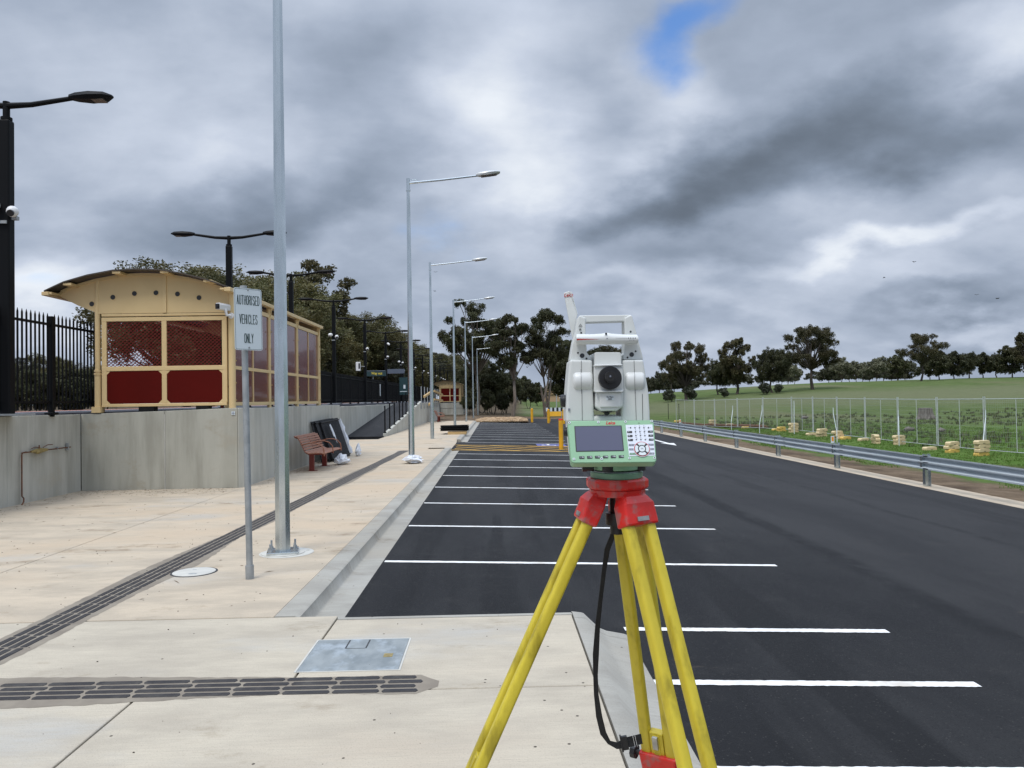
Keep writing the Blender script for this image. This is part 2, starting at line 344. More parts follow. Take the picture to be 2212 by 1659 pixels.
m_asph = asphaltmat()
m_kerb = concretemat('kerb_concrete_cast', (.40, .385, .34), (.31, .295, .26), (.37, .34, .285), (.43, .42, .39))
def grassmat():
    m = bpy.data.materials.new('paddock_ground'); m.use_nodes = True; t = m.node_tree; b = t.nodes['Principled BSDF']
    tc = N(t, 'ShaderNodeTexCoord').outputs['Object']
    sp = N(t, 'ShaderNodeSeparateXYZ'); t.links.new(tc, sp.inputs[0]); x, y, z = sp.outputs
    n1 = noise(t, tc, .07, 6); n2 = noise(t, tc, .5, 6, .65); n3 = noise(t, mapping(t, tc, sc=(1, .25, 1)), .035, 4)
    n4 = noise(t, tc, 2.6, 5, .65)
    c = mixc(t, mapr(t, n2, .35, .65), (.070, .105, .028), (.108, .145, .050))
    c = mixc(t, mapr(t, n3, .50, .64, 0, .8), c, (.14, .14, .075))
    c = mixc(t, mapr(t, n1, .55, .75, 0, .5), c, (.12, .115, .06))
    c = mixc(t, mapr(t, n4, .56, .78, 0, .6), c, (.035, .05, .016))
    # pale dry band across the middle paddock, and lush green near the fence
    dband = mth(t, 'ADD', mth(t, 'ABSOLUTE', mth(t, 'SUBTRACT', mth(t, 'MULTIPLY_ADD', x, .2, y), 125.)), mth(t, 'MULTIPLY', n1, 30.))
    c = mixc(t, mapr(t, dband, 18, 48, .7, 0), c, (.15, .155, .09))
    lush = mapr(t, mth(t, 'MULTIPLY_ADD', n1, 24., y), 40, 78, .75, 0)
    lush = mth(t, 'MULTIPLY', lush, mapr(t, x, 10.5, 13.5))
    c = mixc(t, lush, c, mixc(t, mapr(t, n2, .3, .7), (.070, .145, .018), (.10, .18, .032)))
    # dirt by the guard rail and beyond the end of the car park
    nd = mth(t, 'MULTIPLY', mth(t, 'SUBTRACT', n2, .5), 5.)
    d1 = mapr(t, mth(t, 'ADD', x, nd), 11.6, 12.4, 1, 0)
    d2 = mapr(t, mth(t, 'ADD', mth(t, 'MULTIPLY_ADD', x, -.25, y), mth(t, 'MULTIPLY', nd, 2.)), 80, 92, 1, 0)
    dr = mixc(t, mapr(t, n4, .3, .7), (.13, .095, .062), (.21, .155, .105))
    dr = mixc(t, mapr(t, n2, .45, .65), dr, (.085, .06, .042))
    lf = mth(t, 'MULTIPLY', mapr(t, mth(t, 'ADD', mth(t, 'MULTIPLY_ADD', y, -.035, x), mth(t, 'MULTIPLY', nd, .7)), -1.5, 1.0, 1, 0), mapr(t, y, 60, 62))
    c = mixc(t, lf, c, mixc(t, mapr(t, n4, .35, .65), (.055, .042, .028), (.11, .085, .055)))
    c = mixc(t, mth(t, 'MULTIPLY', d1, d2), c, dr)
    # muddy wheel track on the grass side
    tr = mapr(t, mth(t, 'ADD', mth(t, 'ABSOLUTE', mth(t, 'SUBTRACT', x, 15.6)), mth(t, 'MULTIPLY', nd, .6)), .2, 1.0, .7, 0)
    tr = mth(t, 'MULTIPLY', tr, mapr(t, y, 46, 52, 1, 0))
    c = mixc(t, tr, c, (.085, .075, .04))
    t.links.new(c, b.inputs['Base Color']); b.inputs['Roughness'].default_value = .95; b.inputs['Specular IOR Level'].default_value = .1
    bn = N(t, 'ShaderNodeBump'); bn.inputs['Strength'].default_value = .9; bn.inputs['Distance'].default_value = .25
    t.links.new(noise(t, tc, 1.7, 7, .7), bn.inputs['Height']); t.links.new(bn.outputs[0], b.inputs['Normal'])
    return m
m_ground = grassmat()

# ------------------------------------------------------------------ mesh helpers
class MB:
    def __init__(s): s.v = []; s.f = []
    def add(s, vs, fs):
        o = len(s.v); s.v += [tuple(p) for p in vs]; s.f += [tuple(i+o for i in f) for f in fs]; return s
    def box(s, x0, x1, y0, y1, z0, z1, m=None):
        vs = [Vector((x, y, z)) for z in (z0, z1) for y in (y0, y1) for x in (x0, x1)]
        if m: vs = [m @ v for v in vs]
        return s.add(vs, [(0, 2, 3, 1), (4, 5, 7, 6), (0, 1, 5, 4), (2, 6, 7, 3), (0, 4, 6, 2), (1, 3, 7, 5)])
    def hexa(s, b, t): return s.add(list(b)+list(t), [(3, 2, 1, 0), (4, 5, 6, 7)]+[(i, (i+1) % 4, 4+(i+1) % 4, 4+i) for i in range(4)])
    def loft(s, rings, cap=True, close=True):
        n = len(rings[0]); vs = [p for r in rings for p in r]; fs = []
        for k in range(len(rings)-1):
            for i in range(n if close else n-1):
                j = (i+1) % n; fs.append((k*n+i, k*n+j, (k+1)*n+j, (k+1)*n+i))
        if cap: fs.append(tuple(reversed(range(n)))); fs.append(tuple((len(rings)-1)*n+i for i in range(n)))
        return s.add(vs, fs)
    def tube(s, pts, r, n=10, cap=True, rs=None):
        pts = [Vector(p) for p in pts]; rings = []; up = None
        for i, p in enumerate(pts):
            d = (pts[min(i+1, len(pts)-1)]-pts[max(i-1, 0)])
            d = d.normalized() if d.length > 1e-9 else Vector((0, 0, 1))
            if up is None: up = Vector((0, 0, 1)) if abs(d.z) < .9 else Vector((1, 0, 0))
            a = d.cross(up); a = a.normalized() if a.length > 1e-6 else d.orthogonal().normalized()
            b = a.cross(d).normalized(); up = b
            q = rs[i] if rs else r
            rings.append([p+(a*cos(2*pi*k/n+pi/n)+b*sin(2*pi*k/n+pi/n))*q for k in range(n)])
        return s.loft(rings, cap)
    def cyl(s, p, q, r, r2=None, n=16): return s.tube([p, q], r, n, rs=[r, r if r2 is None else r2])
    def prism(s, poly, axis, a, b):
        # poly in the two other axes, extruded along axis from a to b
        def P(u, v, w): return {'x': (w, u, v), 'y': (u, w, v), 'z': (u, v, w)}[axis]
        return s.loft([[P(u, v, a) for u, v in poly], [P(u, v, b) for u, v in poly]])
    def ball(s, c, r, n=14, m=8, sc=(1, 1, 1)):
        c = Vector(c); rings = []
        for j in range(1, m):
            ph = pi*j/m
            rings.append([c+Vector((sin(ph)*cos(2*pi*i/n)*sc[0], sin(ph)*sin(2*pi*i/n)*sc[1], cos(ph)*sc[2]))*r for i in range(n)])
        o = len(s.v); s.loft(rings, cap=False)
        s.v += [tuple(c+Vector((0, 0, r*sc[2]))), tuple(c-Vector((0, 0, r*sc[2])))]
        t, b = len(s.v)-2, len(s.v)-1; e = o+(m-2)*n
        for i in range(n): s.f.append((t, o+(i+1) % n, o+i)); s.f.append((b, e+i, e+(i+1) % n))
        return s
    def quad(s, a, b, c, d): return s.add([a, b, c, d], [(0, 1, 2, 3)])
    def sheet(s, poly, z): return s.add([(x, y, z(x, y) if callable(z) else z) for x, y in poly], [tuple(range(len(poly)))])
    def each(s, name, m, parent=None, **kw):      # one object per loose piece
        par = list(range(len(s.v)))
        def fd(i):
            while par[i] != i: par[i] = par[par[i]]; i = par[i]
            return i
        for f in s.f:
            for i in f[1:]: par[fd(i)] = fd(f[0])
        gr = {}
        for f in s.f: gr.setdefault(fd(f[0]), []).append(f)
        for fs_ in gr.values():
            ids = sorted({i for f in fs_ for i in f}); mp = {i: k for k, i in enumerate(ids)}
            q = MB(); q.v = [s.v[i] for i in ids]; q.f = [tuple(mp[i] for i in f) for f in fs_]; q.build(name, m, parent, **kw)
    def build(s, name, m, parent=None, world=False, bevel=0., seg=2, smooth=30, fix=True):
        me = bpy.data.meshes.new(name)
        v = s.v
        if world and parent is not None:
            inv = parent.matrix_basis.inverted(); v = [tuple(inv @ Vector(p)) for p in v]
        me.from_pydata(v, [], s.f); me.materials.append(m)
        if fix:
            import bmesh
            bm = bmesh.new(); bm.from_mesh(me); bmesh.ops.recalc_face_normals(bm, faces=bm.faces); bm.to_mesh(me); bm.free()
        if smooth:
            me.polygons.foreach_set('use_smooth', [True]*len(me.polygons)); me.set_sharp_from_angle(angle=radians(smooth))
        o = bpy.data.objects.new(name, me); COL.objects.link(o)
        if parent is not None: o.parent = parent
        if bevel:
            b = o.modifiers.new('b', 'BEVEL'); b.width = bevel; b.segments = seg; b.limit_method = 'ANGLE'; b.angle_limit = radians(38)
        return o
def tag(o, label, cat, group=None):
    o['label'] = label; o['category'] = cat
    if group: o['group'] = group
    return o
def structure(o): o['kind'] = 'structure'; return o
def thing(name, label, cat, loc=(0, 0, 0), rz=0., group=None, tilt=None):
    o = bpy.data.objects.new(name, None); COL.objects.link(o); o.empty_display_size = .2
    o.location = loc; o.rotation_euler = (tilt[0] if tilt else 0, tilt[1] if tilt else 0, rz)
    o.matrix_basis = Matrix.Translation(Vector(loc)) @ o.rotation_euler.to_matrix().to_4x4()
    return tag(o, label, cat, group)
def dup(root, loc=None, rz=None, label=None, sc=None):
    r = root.copy(); COL.objects.link(r)
    if loc is not None: r.location = loc
    if rz is not None: r.rotation_euler.z = rz
    if sc is not None: r.scale = (sc, sc, sc) if not isinstance(sc, tuple) else sc
    if label: r['label'] = label
    for ch in [c for c in S.objects if c.parent == root]:
        c = ch.copy(); COL.objects.link(c); c.parent = r
        for g in [q for q in S.objects if q.parent == ch]:
            d = g.copy(); COL.objects.link(d); d.parent = c
    return r
def text(s, size, m, parent, mtx, name='lettering', sx=1., shear=0., bold=0., ext=.0004, sp_c=1.):
    cu = bpy.data.curves.new('t', 'FONT'); cu.body = s; cu.size = size; cu.align_x = 'CENTER'; cu.align_y = 'CENTER'
    cu.shear = shear; cu.space_character = sp_c; cu.offset = bold; cu.extrude = ext; cu.resolution_u = 3
    o = bpy.data.objects.new('t', cu); COL.objects.link(o)
    me = bpy.data.meshes.new_from_object(o.evaluated_get(bpy.context.evaluated_depsgraph_get()))
    bpy.data.objects.remove(o); bpy.data.curves.remove(cu)
    me.transform(mtx @ Matrix.Diagonal((sx, 1, 1, 1))); me.materials.clear(); me.materials.append(m); me.name = name
    p = bpy.data.objects.new(name, me); COL.objects.link(p); p.parent = parent; return p
ORD = ['first', 'second', 'third', 'fourth', 'fifth', 'sixth', 'seventh', 'eighth', 'ninth', 'tenth', 'eleventh', 'twelfth', 'thirteenth', 'fourteenth', 'fifteenth', 'sixteenth', 'seventeenth', 'eighteenth', 'nineteenth', 'twentieth']

# ------------------------------------------------------------------ ground
def sstep(a, b, x):
    t = min(1, max(0, (x-a)/(b-a))); return t*t*(3-2*t)
def hgt(x, y):
    if (y < 62.25 and -14 < x < 10.05) or (y < 75.25 and 2.65 < x < 10.05): return -1.0
    d = hypot(x, y); a = x/max(y, 1)
    z = -.15-.031*(min(max(x, -2), 9.6)+1.3)
    z -= .25*sstep(10, 17, x)
    z += 1.5*sstep(75, 190, d)*sstep(.08, .2, a)
    z += 3.35*sstep(.08, .45, a)*sstep(62, 230, d)
    z += .9*sstep(100, 260, d)
    z += 1.0*sstep(-9, -20, x) if False else (1.0*sstep(9, 20, -x))
    z += 6*sstep(260, 700, d)*sstep(.15, .6, a)
    z += .10*sin(x*.31)*sin(y*.23)*sstep(11, 16, abs(x)) + .25*sin(x*.05+1)*sin(y*.04)*sstep(60, 120, d)
    return z
def axis(*parts):
    out = []
    for a, b, st in parts: out += list(np.arange(a, b, st))
    return sorted(set(round(float(v), 3) for v in out))
xs = axis((-700, -100, 50), (-100, -20, 8), (-20, 10, 3), (11.5, 40, 1.5), (40, 140, 5), (140, 400, 12), (400, 1001, 50))+[-14.01, -13.99, 2.64, 2.66, 10.04, 10.06, 10.7]
ys = axis((-60, -10, 10), (-10, 60, 2), (63, 75, 2), (76, 140, 3), (140, 320, 8), (320, 600, 20), (600, 1501, 60))+[62.24, 62.26, 75.24, 75.26]
xs = sorted(set(xs)); ys = sorted(set(ys))
g = MB(); g.v = [(x, y, hgt(x, y)) for y in ys for x in xs]; nx = len(xs)
g.f = [(j*nx+i, j*nx+i+1, (j+1)*nx+i+1, (j+1)*nx+i) for j in range(len(ys)-1) for i in range(nx-1)]
structure(g.build('ground', m_ground, smooth=60, fix=False))

def az(x, y=0): return -.12-.031*(x+1.29)
# asphalt car park
pts = [(-1.33, -12), (9.66, -12), (9.66, 75.4), (2.6, 75.4), (2.6, 60.9), (-1.1, 60.9), (-1.33, 33.0), (-1.62, 32.6), (-1.62, 27.8), (-1.33, 27.4)]
structure(MB().sheet(pts, az).build('car_park_asphalt', m_asph, smooth=0))
# painted bay lines (each a strip of thick paint)
k = 0
bays = []
def bay(y, w=.08, x0=-1.27, x1=3.2, m=m_white, name='bay_line'):
    b = MB(); zz = lambda x: az(x)+.004
    n = 90 if y < 16 else 8; jr = random.Random(int(y*100)); jt = lambda: jr.uniform(-.004, .004) if y < 16 else 0
    xs_ = [x0+(x1-x0)*i/n for i in range(n+1)]
    b.v = [(x, y+jt(), zz(x)) for x in xs_]+[(x, y+w+jt(), zz(x)) for x in xs_]
    b.f = [(i, i+1, n+2+i, n+1+i) for i in range(n)]
    return structure(b.build(name, m, smooth=0))
for y in [8.74+2.45*i for i in range(8)]+[32.75+2.55*i for i in range(11)]: bay(y, .09)
bay(59.9, .09)
bay(3.79, .15, 1.03); bay(5.06, .09, 1.03); bay(6.24, .09, 1.03)
# yellow hatched shared area
bay(27.75, .12, -1.6, 3.2, m_yline, 'shared_area_line'); bay(30.75, .12, -1.6, 3.2, m_yline, 'shared_area_line')
for i in range(6):
    xa = -4.6+i*1.45; q = [(xa, 30.74), (xa+.20, 30.74), (xa+4.14, 27.88), (xa+3.94, 27.88)]
    for lim, sg in ((-1.5, 1), (3.2, -1)):      # clip to the width of the bay
        out = []
        for (u0, v0), (u1, v1) in zip(q, q[1:]+q[:1]):
            i0, i1 = (u0-lim)*sg >= 0, (u1-lim)*sg >= 0
            if i0: out.append((u0, v0))
            if i0 != i1: k_ = (lim-u0)/(u1-u0); out.append((lim, v0+(v1-v0)*k_))
        q = out
    if len(q) > 2: b = MB(); b.sheet(q, lambda x, y: az(x)+.004); structure(b.build('shared_area_line', m_yline, smooth=0))
# blue symbol with white wheelchair mark
tp = lambda u, v, e: (u, v, az(u)+e)
structure(MB().add([tp(1.7, 31.0, .004), tp(2.9, 31.0, .004), tp(2.9, 32.3, .004), tp(1.7, 32.3, .004)], [(0, 1, 2, 3)]).build('accessible_bay_patch', m_blue, smooth=0))
b = MB()
def ring2(cx, cy, r, w, a0=0, a1=360, n=18):
    for i in range(n):
        t0 = radians(a0+(a1-a0)*i/n); t1 = radians(a0+(a1-a0)*(i+1)/n)
        b.add([tp(cx+r*cos(t0), cy+r*sin(t0), .008), tp(cx+(r+w)*cos(t0), cy+(r+w)*sin(t0), .008), tp(cx+(r+w)*cos(t1), cy+(r+w)*sin(t1), .008), tp(cx+r*cos(t1), cy+r*sin(t1), .008)], [(0, 1, 2, 3)])
ring2(2.2, 31.42, .24, .07, 110, 360); ring2(2.2, 32.12, .0, .09)
b.add([tp(2.14, 31.5, .0085), tp(2.24, 31.5, .0085), tp(2.24, 32.0, .0085), tp(2.14, 32.0, .0085)], [(0, 1, 2, 3)])
b.add([tp(2.24, 31.5, .009), tp(2.5, 31.5, .009), tp(2.5, 31.58, .009), tp(2.24, 31.58, .009)], [(0, 1, 2, 3)])
structure(b.build('accessible_bay_mark', m_white, smooth=0))
# direction arrow pointing towards the camera
b = MB(); ax, ay = 7.72, 32.6
arrow = [(ax, ay), (ax+.32, ay+1.9), (ax+.09, ay+1.75), (ax+.09, ay+5.5), (ax-.09, ay+5.5), (ax-.09, ay+1.75), (ax-.32, ay+1.9)]
b.sheet(arrow, lambda x, y: az(x)+.004); structure(b.build('direction_arrow', m_white, smooth=0))

# kerb and channel
def kerb(prof, y0, y1, name='kerb', n=1):
    b = MB(); L = (y1-y0)/n
    for i in range(n):
        a, c = y0+i*L+(.003 if i else 0), y0+(i+1)*L-.003
        b.loft([[(x, a, z) for x, z in prof], [(x, c, z) for x, z in prof]])
    return structure(b.build(name, m_kerb, smooth=50))
PK = [(-1.77, .002), (-1.61, .002), (-1.575, -.012), (-1.545, -.105), (-1.52, -.117), (-1.30, -.115), (-1.28, -.125), (-1.28, -.3), (-1.77, -.3)]
kerb(PK, 6.18, 27.4, n=8); kerb([(x+.10, z) for x, z in PK], 33.0, 61.0, n=8)
kerb([(.59, .002), (.68, -.008), (.80, -.125), (.86, -.150), (1.00, -.178), (1.03, -.19), (1.03, -.4), (.59, -.4)], -3, 5.98, n=4)
# rounded kerb end and slab nosing
b = MB(); PE = [(.59, .002), (.68, -.008), (.80, -.125), (.86, -.15), (1., -.178), (1.03, -.19), (1.03, -.4), (.59, -.4)]
b.loft([[(x, 5.985, z) for x, z in PE], [(x, 6.12, z) for x, z in PE], [(.59+(x-.59)*.85, 6.19, z-.012) for x, z in PE]])
b.hexa([(-1.25, 6.062, -.3), (.585, 6.062, -.3), (.585, 6.19, -.3), (-1.25, 6.19, -.3)], [(-1.25, 6.062, .001), (.585, 6.062, .001), (.585, 6.165, -.012), (-1.25, 6.165, -.012)])
structure(b.build('kerb', m_kerb, smooth=50))
# pram ramp between the two kerb runs
b = MB()
b.loft([[(-2.35, y, zt), (-1.62, y, z1), (-1.60, y, -.3), (-2.35, y, -.3)] for y, zt, z1 in [(27.41, .004, .0), (28.3, .004, -.112), (32.2, .004, -.112), (32.99, .004, .0)]])
structure(b.build('kerb_ramp', m_path, smooth=60))

# footpath slabs with real joints
fp = MB(); fs = MB()
def slab(mb, x0, x1, y0, y1, z=0.): mb.box(x0+.007, x1-.007, y0+.006, y1-.006, z-.2, z)
ycuts = [6.18, 8.93, 12.0, 15.6, 19.0, 22.6, 26.9, 30.6, 34.3, 38, 42, 46, 50, 54, 58, 61.9]
for a, c in zip(ycuts[:-1], ycuts[1:]):
    xr = -1.77 if c < 33.1 else -1.67
    if 26 < a < 33: xr = -2.35
    if c <= 15.7: slab(fp, -8.4, -5.08, a, c); slab(fp, -5.08, xr, a, c)
    elif c <= 37: slab(fp, -7.2, xr, a, c)
    else: slab(fp, -5.19, xr, a, c)
    if xr == -2.35:
        slab(fp, -2.35, -1.77, max(a, 22.6), 27.4) if a < 27 else None
        if a > 30: slab(fp, -2.35, -1.67, 33.0, 34.3)
fp.box(-2.345, -1.775, 26.905, 27.4, -.2, -.0)
structure(fp.build('footpath', m_path, smooth=0, bevel=.004, seg=1))
for a, c in [(-4, 4.57), (4.57, 6.17)]:
    if c < 5: slab(fs, -8.6, -2.1, a, c); slab(fs, -2.1, .585, a, c)
    else: slab(fs, -8.6, -1.26, a, c); slab(fs, -1.26, .585, a, 6.06)
structure(fs.build('footpath_apron', m_slab, smooth=0, bevel=.004, seg=1))
structure(MB().box(-8.5, .58, -4, 60, -.26, -.19).build('footpath_base', m_seam, smooth=0))
# concrete strip under the guard rail
b = MB()
for i in range(30):
    y0 = -12+i*4
    if y0 < 76: b.box(9.64, 10.22, y0+.005, y0+3.995, -.6, -.452)
structure(b.build('rail_footing_strip', m_path, smooth=0, bevel=.01, seg=1))

# tactile strips : bars fixed to the path
def tactile(p0, p1, nb, name, label):
    t = thing(name, label, 'tactile strip', (p0[0], p0[1], 0), atan2(p1[1]-p0[1], p1[0]-p0[0]))
    L = hypot(p1[0]-p0[0], p1[1]-p0[1]); b = MB()
    rng = random.Random(3); off = [0, -.02, .015, -.03]
    for r in range(4):
        y = (r-1.5)*.072
        x = 0
        while x < L:
            x1 = min(x+.285, L); a, c = x+.003+off[r] if x else 0, x1-.001+off[r]
            h = .0052
            b.loft([[(a, y, .001), (a+.012, y+.025, .001), (c-.012, y+.025, .001), (c, y, .001), (c-.012, y-.025, .001), (a+.012, y-.025, .001)],
                    [(a+.006, y, h), (a+.014, y+.022, h), (c-.014, y+.022, h), (c-.006, y, h), (c-.014, y-.022, h), (a+.014, y-.022, h)]])
            x += .29
    b.build('bars', m_tact, t, smooth=0)
    s = MB(); up = []; dn = []
    x = -.1; ph = rng.random()*9; ex = .12
    while x < L+ex:
        w = .136+.02*(1+sin(x*1.7+ph))*.7+rng.random()*.018+(.07*max(0, sin(x*.63)))
        if x > L: w = .13-.1*(x-L)/ex
        up.append((x, w)); dn.append((x, -w-.02*sin(x*2.3)))
        x += .06
    poly = up+dn[::-1]
    for i in range(len(up)-1):
        s.add([(up[i][0], up[i][1], .0012), (up[i+1][0], up[i+1][1], .0012), (dn[i+1][0], dn[i+1][1], .0012), (dn[i][0], dn[i][1], .0012)], [(0, 1, 2, 3)])
    s.build('sealer_patch', m_stain, t, smooth=0)
    return t
tactile((-3.47, 4.95), (-3.07, 26.2), 4, 'tactile_strip', 'long dark ribbed tactile strip running up the footpath past the lamp post')
tactile((-6.2, 4.72), (-.47, 4.66), 4, 'tactile_strip', 'short dark ribbed tactile strip crossing the foreground below the steel pit lid')

# pit lid
q = [G(690, 1382), G(882, 1382), G(859, 1449), G(645, 1449)]
cx = sum(p.x for p in q)/4; cy = sum(p.y for p in q)/4
t = thing('pit_lid', 'rectangular galvanised steel pit lid set in the footpath', 'pit lid', (cx, cy, 0))
w, h = (q[1]-q[0]).length/2, (q[0]-q[3]).length/2
MB().box(-w, w, -h, h, .0008, .004).build('lid', m_pit, t, smooth=0, bevel=.002)
b = MB()
for a in [(-w-.014, w+.014, h+.002, h+.014), (-w-.014, w+.014, -h-.014, -h-.002), (-w-.014, -w-.002, -h-.002, h+.002), (w+.002, w+.014, -h-.002, h+.002)]: b.box(*a, .0005, .003)
b.build('frame', m_cover, t, smooth=0)
MB().box(w-.13, w-.07, -.08, -.01, .004, .0055).build('keyhole', m_brass, t, smooth=0)
MB().box(-.10, -.09, h-.2, h-.02, .004, .0052).box(.04, .05, h-.2, h-.02, .004, .0052).box(-.09, .04, h-.205, h-.2, .004, .0052).build('lift_slot', m_seam, t, smooth=0)
# round cover
p = G(419.5, 1236); t = thing('round_cover', 'round white plastic cover beside the tactile strip', 'access cover', (p.x, p.y, 0))
MB().cyl((0, 0, .0006), (0, 0, .003), .225, n=40).build('rim', m_seam, t)
MB().cyl((0, 0, .003), (0, 0, .006), .205, n=40).build('lid', m_cover, t)
MB().box(-.02, .06, -.11, -.08, .006, .0068).box(-.05, -.01, .08, .1, .006, .0068).each('lift_slot', m_galvd, t, smooth=0)
# pebbles and grit lying about
rng = random.Random(8)
b = MB()
for i in range(260):
    y = 3.4+18*rng.random()**1.6; x = rng.uniform(-8, 1.0 if y < 6 else -1.9) if y < 15 else rng.uniform(-5, -1.9)
    if y < 6 and x > .5: continue
    r = rng.uniform(.002, .006)
    b.ball((x, y, r*.4), r, 5, 4, (1.3, 1, .7))
o = b.build('grit', m_rust, smooth=0, fix=False); o['kind'] = 'stuff'; tag(o, 'dark grit and pebbles scattered over the footpath', 'grit')

# leaf litter and twigs along the wall foot and in the channel
rng = random.Random(31); b = MB()
for i in range(700):
    k_ = rng.random()
    if k_ < .45: x, y = rng.uniform(-8.1, -5.2), 15.6-abs(rng.gauss(0, .5))
    elif k_ < .65: x, y = -8.2+abs(rng.gauss(0, .25)), rng.uniform(8, 15.5)
    elif k_ < .85: x, y = -5.0+abs(rng.gauss(0, .2)), rng.uniform(15.7, 24)
    else: x, y = rng.uniform(-7.5, -2), rng.uniform(6.3, 15)
    L_, a = rng.uniform(.01, .035)*(3 if rng.random() < .05 else 1), rng.random()*6.28; w_ = rng.uniform(.002, .007)
    c0 = Vector((x, y, .004)); d_ = Vector((cos(a), sin(a), 0))*L_; n_ = Vector((-sin(a), cos(a), 0))*w_
    b.add([c0-d_, c0+n_+Vector((0, 0, .004)), c0+d_, c0-n_], [(0, 1, 2, 3)])
o = b.build('leaf_litter', m_dirt, smooth=0, fix=False); o['kind'] = 'stuff'; tag(o, 'dry leaves and twigs lying along the foot of the wall', 'leaf litter')

# ------------------------------------------------------------------ platform and walls
PZ = 1.55
structure(MB().box(-13.0, -8.30, -6, 15.4, -.5, PZ).box(-13.0, -5.3, 15.7, 25.2, -.5, PZ+.01).box(-13.0, -7.3, 25.21, 55.2, -.5, PZ).box(-13., -5.4, 55.21, 72.9, -.5, PZ-.03)
          .box(-13., -7.2, 72.91, 140, -.5, PZ-.05).build('platform', m_plat, smooth=0))
structure(MB().box(-12.1, -11.5, -6, 140, PZ-.1, PZ+.016).build('platform_tactile_line', m_orl, smooth=0))
structure(MB().box(-11.3, -11.15, -6, 140, PZ-.1, PZ+.017).build('platform_white_line', m_white, smooth=0))
def wallpanel(t, p0, p1, z0, z1, th=.2, m=m_wall, zb=-.3):
    # panel from p0 to p1 with tops z0, z1, thickness to the left of p0->p1
    d = Vector((p1[0]-p0[0], p1[1]-p0[1], 0)).normalized(); n = Vector((-d.y, d.x, 0))*th
    a = Vector((p0[0], p0[1], 0))+d*.004; c = Vector((p1[0], p1[1], 0))-d*.004
    b = MB(); b.hexa([a+Vector((0, 0, zb)), c+Vector((0, 0, zb)), c+n+Vector((0, 0, zb)), a+n+Vector((0, 0, zb))],
                     [a+Vector((0, 0, z0)), c+Vector((0, 0, z1)), c+n+Vector((0, 0, z1)), a+n+Vector((0, 0, z0))])
    return b.build('wall_panel', m, t, smooth=0, bevel=.008, seg=1, world=True)
t = thing('retaining_wall', 'tall grey concrete retaining wall carrying the station platform and its shelter', 'retaining wall', (-8.28, 8, 0))
for a, c in [(-4, 4), (4, 9), (9, 13.27), (13.27, 15.6)]: wallpanel(t, (-8.28, a), (-8.28, c), 1.54, 1.525 if c > 15 else 1.54)
wallpanel(t, (-8.28, 15.6), (-6.62, 15.6), 1.525, 1.565, m=m_wall2); wallpanel(t, (-6.62, 15.6), (-5.17, 15.6), 1.565, 1.605, m=m_wall2)
wallpanel(t, (-5.16, 15.602), (-5.07, 15.70), 1.605, 1.605, m=m_wall)
for a, c in [(15.71, 18.2), (18.2, 20.9), (20.9, 23.2), (23.2, 25.35)]: wallpanel(t, (-5.07, a), (-5.07, c), 1.60, 1.58)
for i in range(8): wallpanel(t, (-7.1, 25.4+i*3.7), (-7.1, 25.4+(i+1)*3.7), 1.46, 1.45, zb=-.4)
b = MB().box(-7.1, -5.1, 25.18, 25.34, -.3, 1.57); b.build('wall_return', m_wall, t, smooth=0, world=True)
# caulk line and plaster streak in the middle of the front panel joint
MB().box(-6.625, -6.612, 15.594, 15.599, 0, 1.5).build('joint_sealant', m_cover, t, smooth=0, world=True)
t = thing('ramp', 'asphalt ramp climbing between concrete walls up to the platform', 'ramp', (-6.1, 37, 0))
MB().loft([[(-7.1, 36.9, .002), (-5.3, 36.9, .002), (-5.3, 36.9, -.3), (-7.1, 36.9, -.3)], [(-7.1, 55.2, 1.52), (-5.3, 55.2, 1.52), (-5.3, 55.2, -.3), (-7.1, 55.2, -.3)]]).build('ramp_surface', m_asph, t, smooth=0, world=True)
rz = lambda y: max(0., (y-36.9)/18.3*1.50)
for i in range(7):
    a = 36.95+i*2.6; wallpanel(t, (-5.19, a), (-5.19, a+2.6), rz(a)+.13, rz(a+2.6)+.13, th=.16)
    b = MB()
    b.box(-5.36, -5.17, a+.3, a+.5, rz(a), rz(a)+.20)
for i in range(7):
    a = 55.15+i*2.55; wallpanel(t, (-5.19, a), (-5.19, a+2.55), 1.50, 1.48, th=.18)
pt = thing('black_post', '', 'post', (-5.27, 37.1, 0), group='black ramp posts')
MB().box(-.03, .03, -.03, .03, 0, 1.32).box(-.06, .06, -.06, .06, 0, .05).build('post', m_black, pt, smooth=0)
py_ = [37.1, 38.8, 40.6, 42.8, 44.3, 46.0, 48.0, 50.3, 52.2]
for i, y in enumerate(py_):
    lab = ['nearest black square post, at the foot of the ramp wall', 'second black square post going up the ramp wall', 'third black square post going up the ramp wall',
           'fourth black square post going up the ramp wall', 'fifth black square post on the ramp wall, just short of the big lamp post', 'sixth black square post going up the ramp wall',
           'seventh black post on the ramp wall, right beside the galvanised lamp pole', 'eighth black post, second from the top of the ramp wall', 'topmost black post before the timber rails on the ramp wall'][i]
    q = pt if i == 0 else dup(pt)
    q.location = (-5.27, y, rz(y)+.13); q['label'] = lab
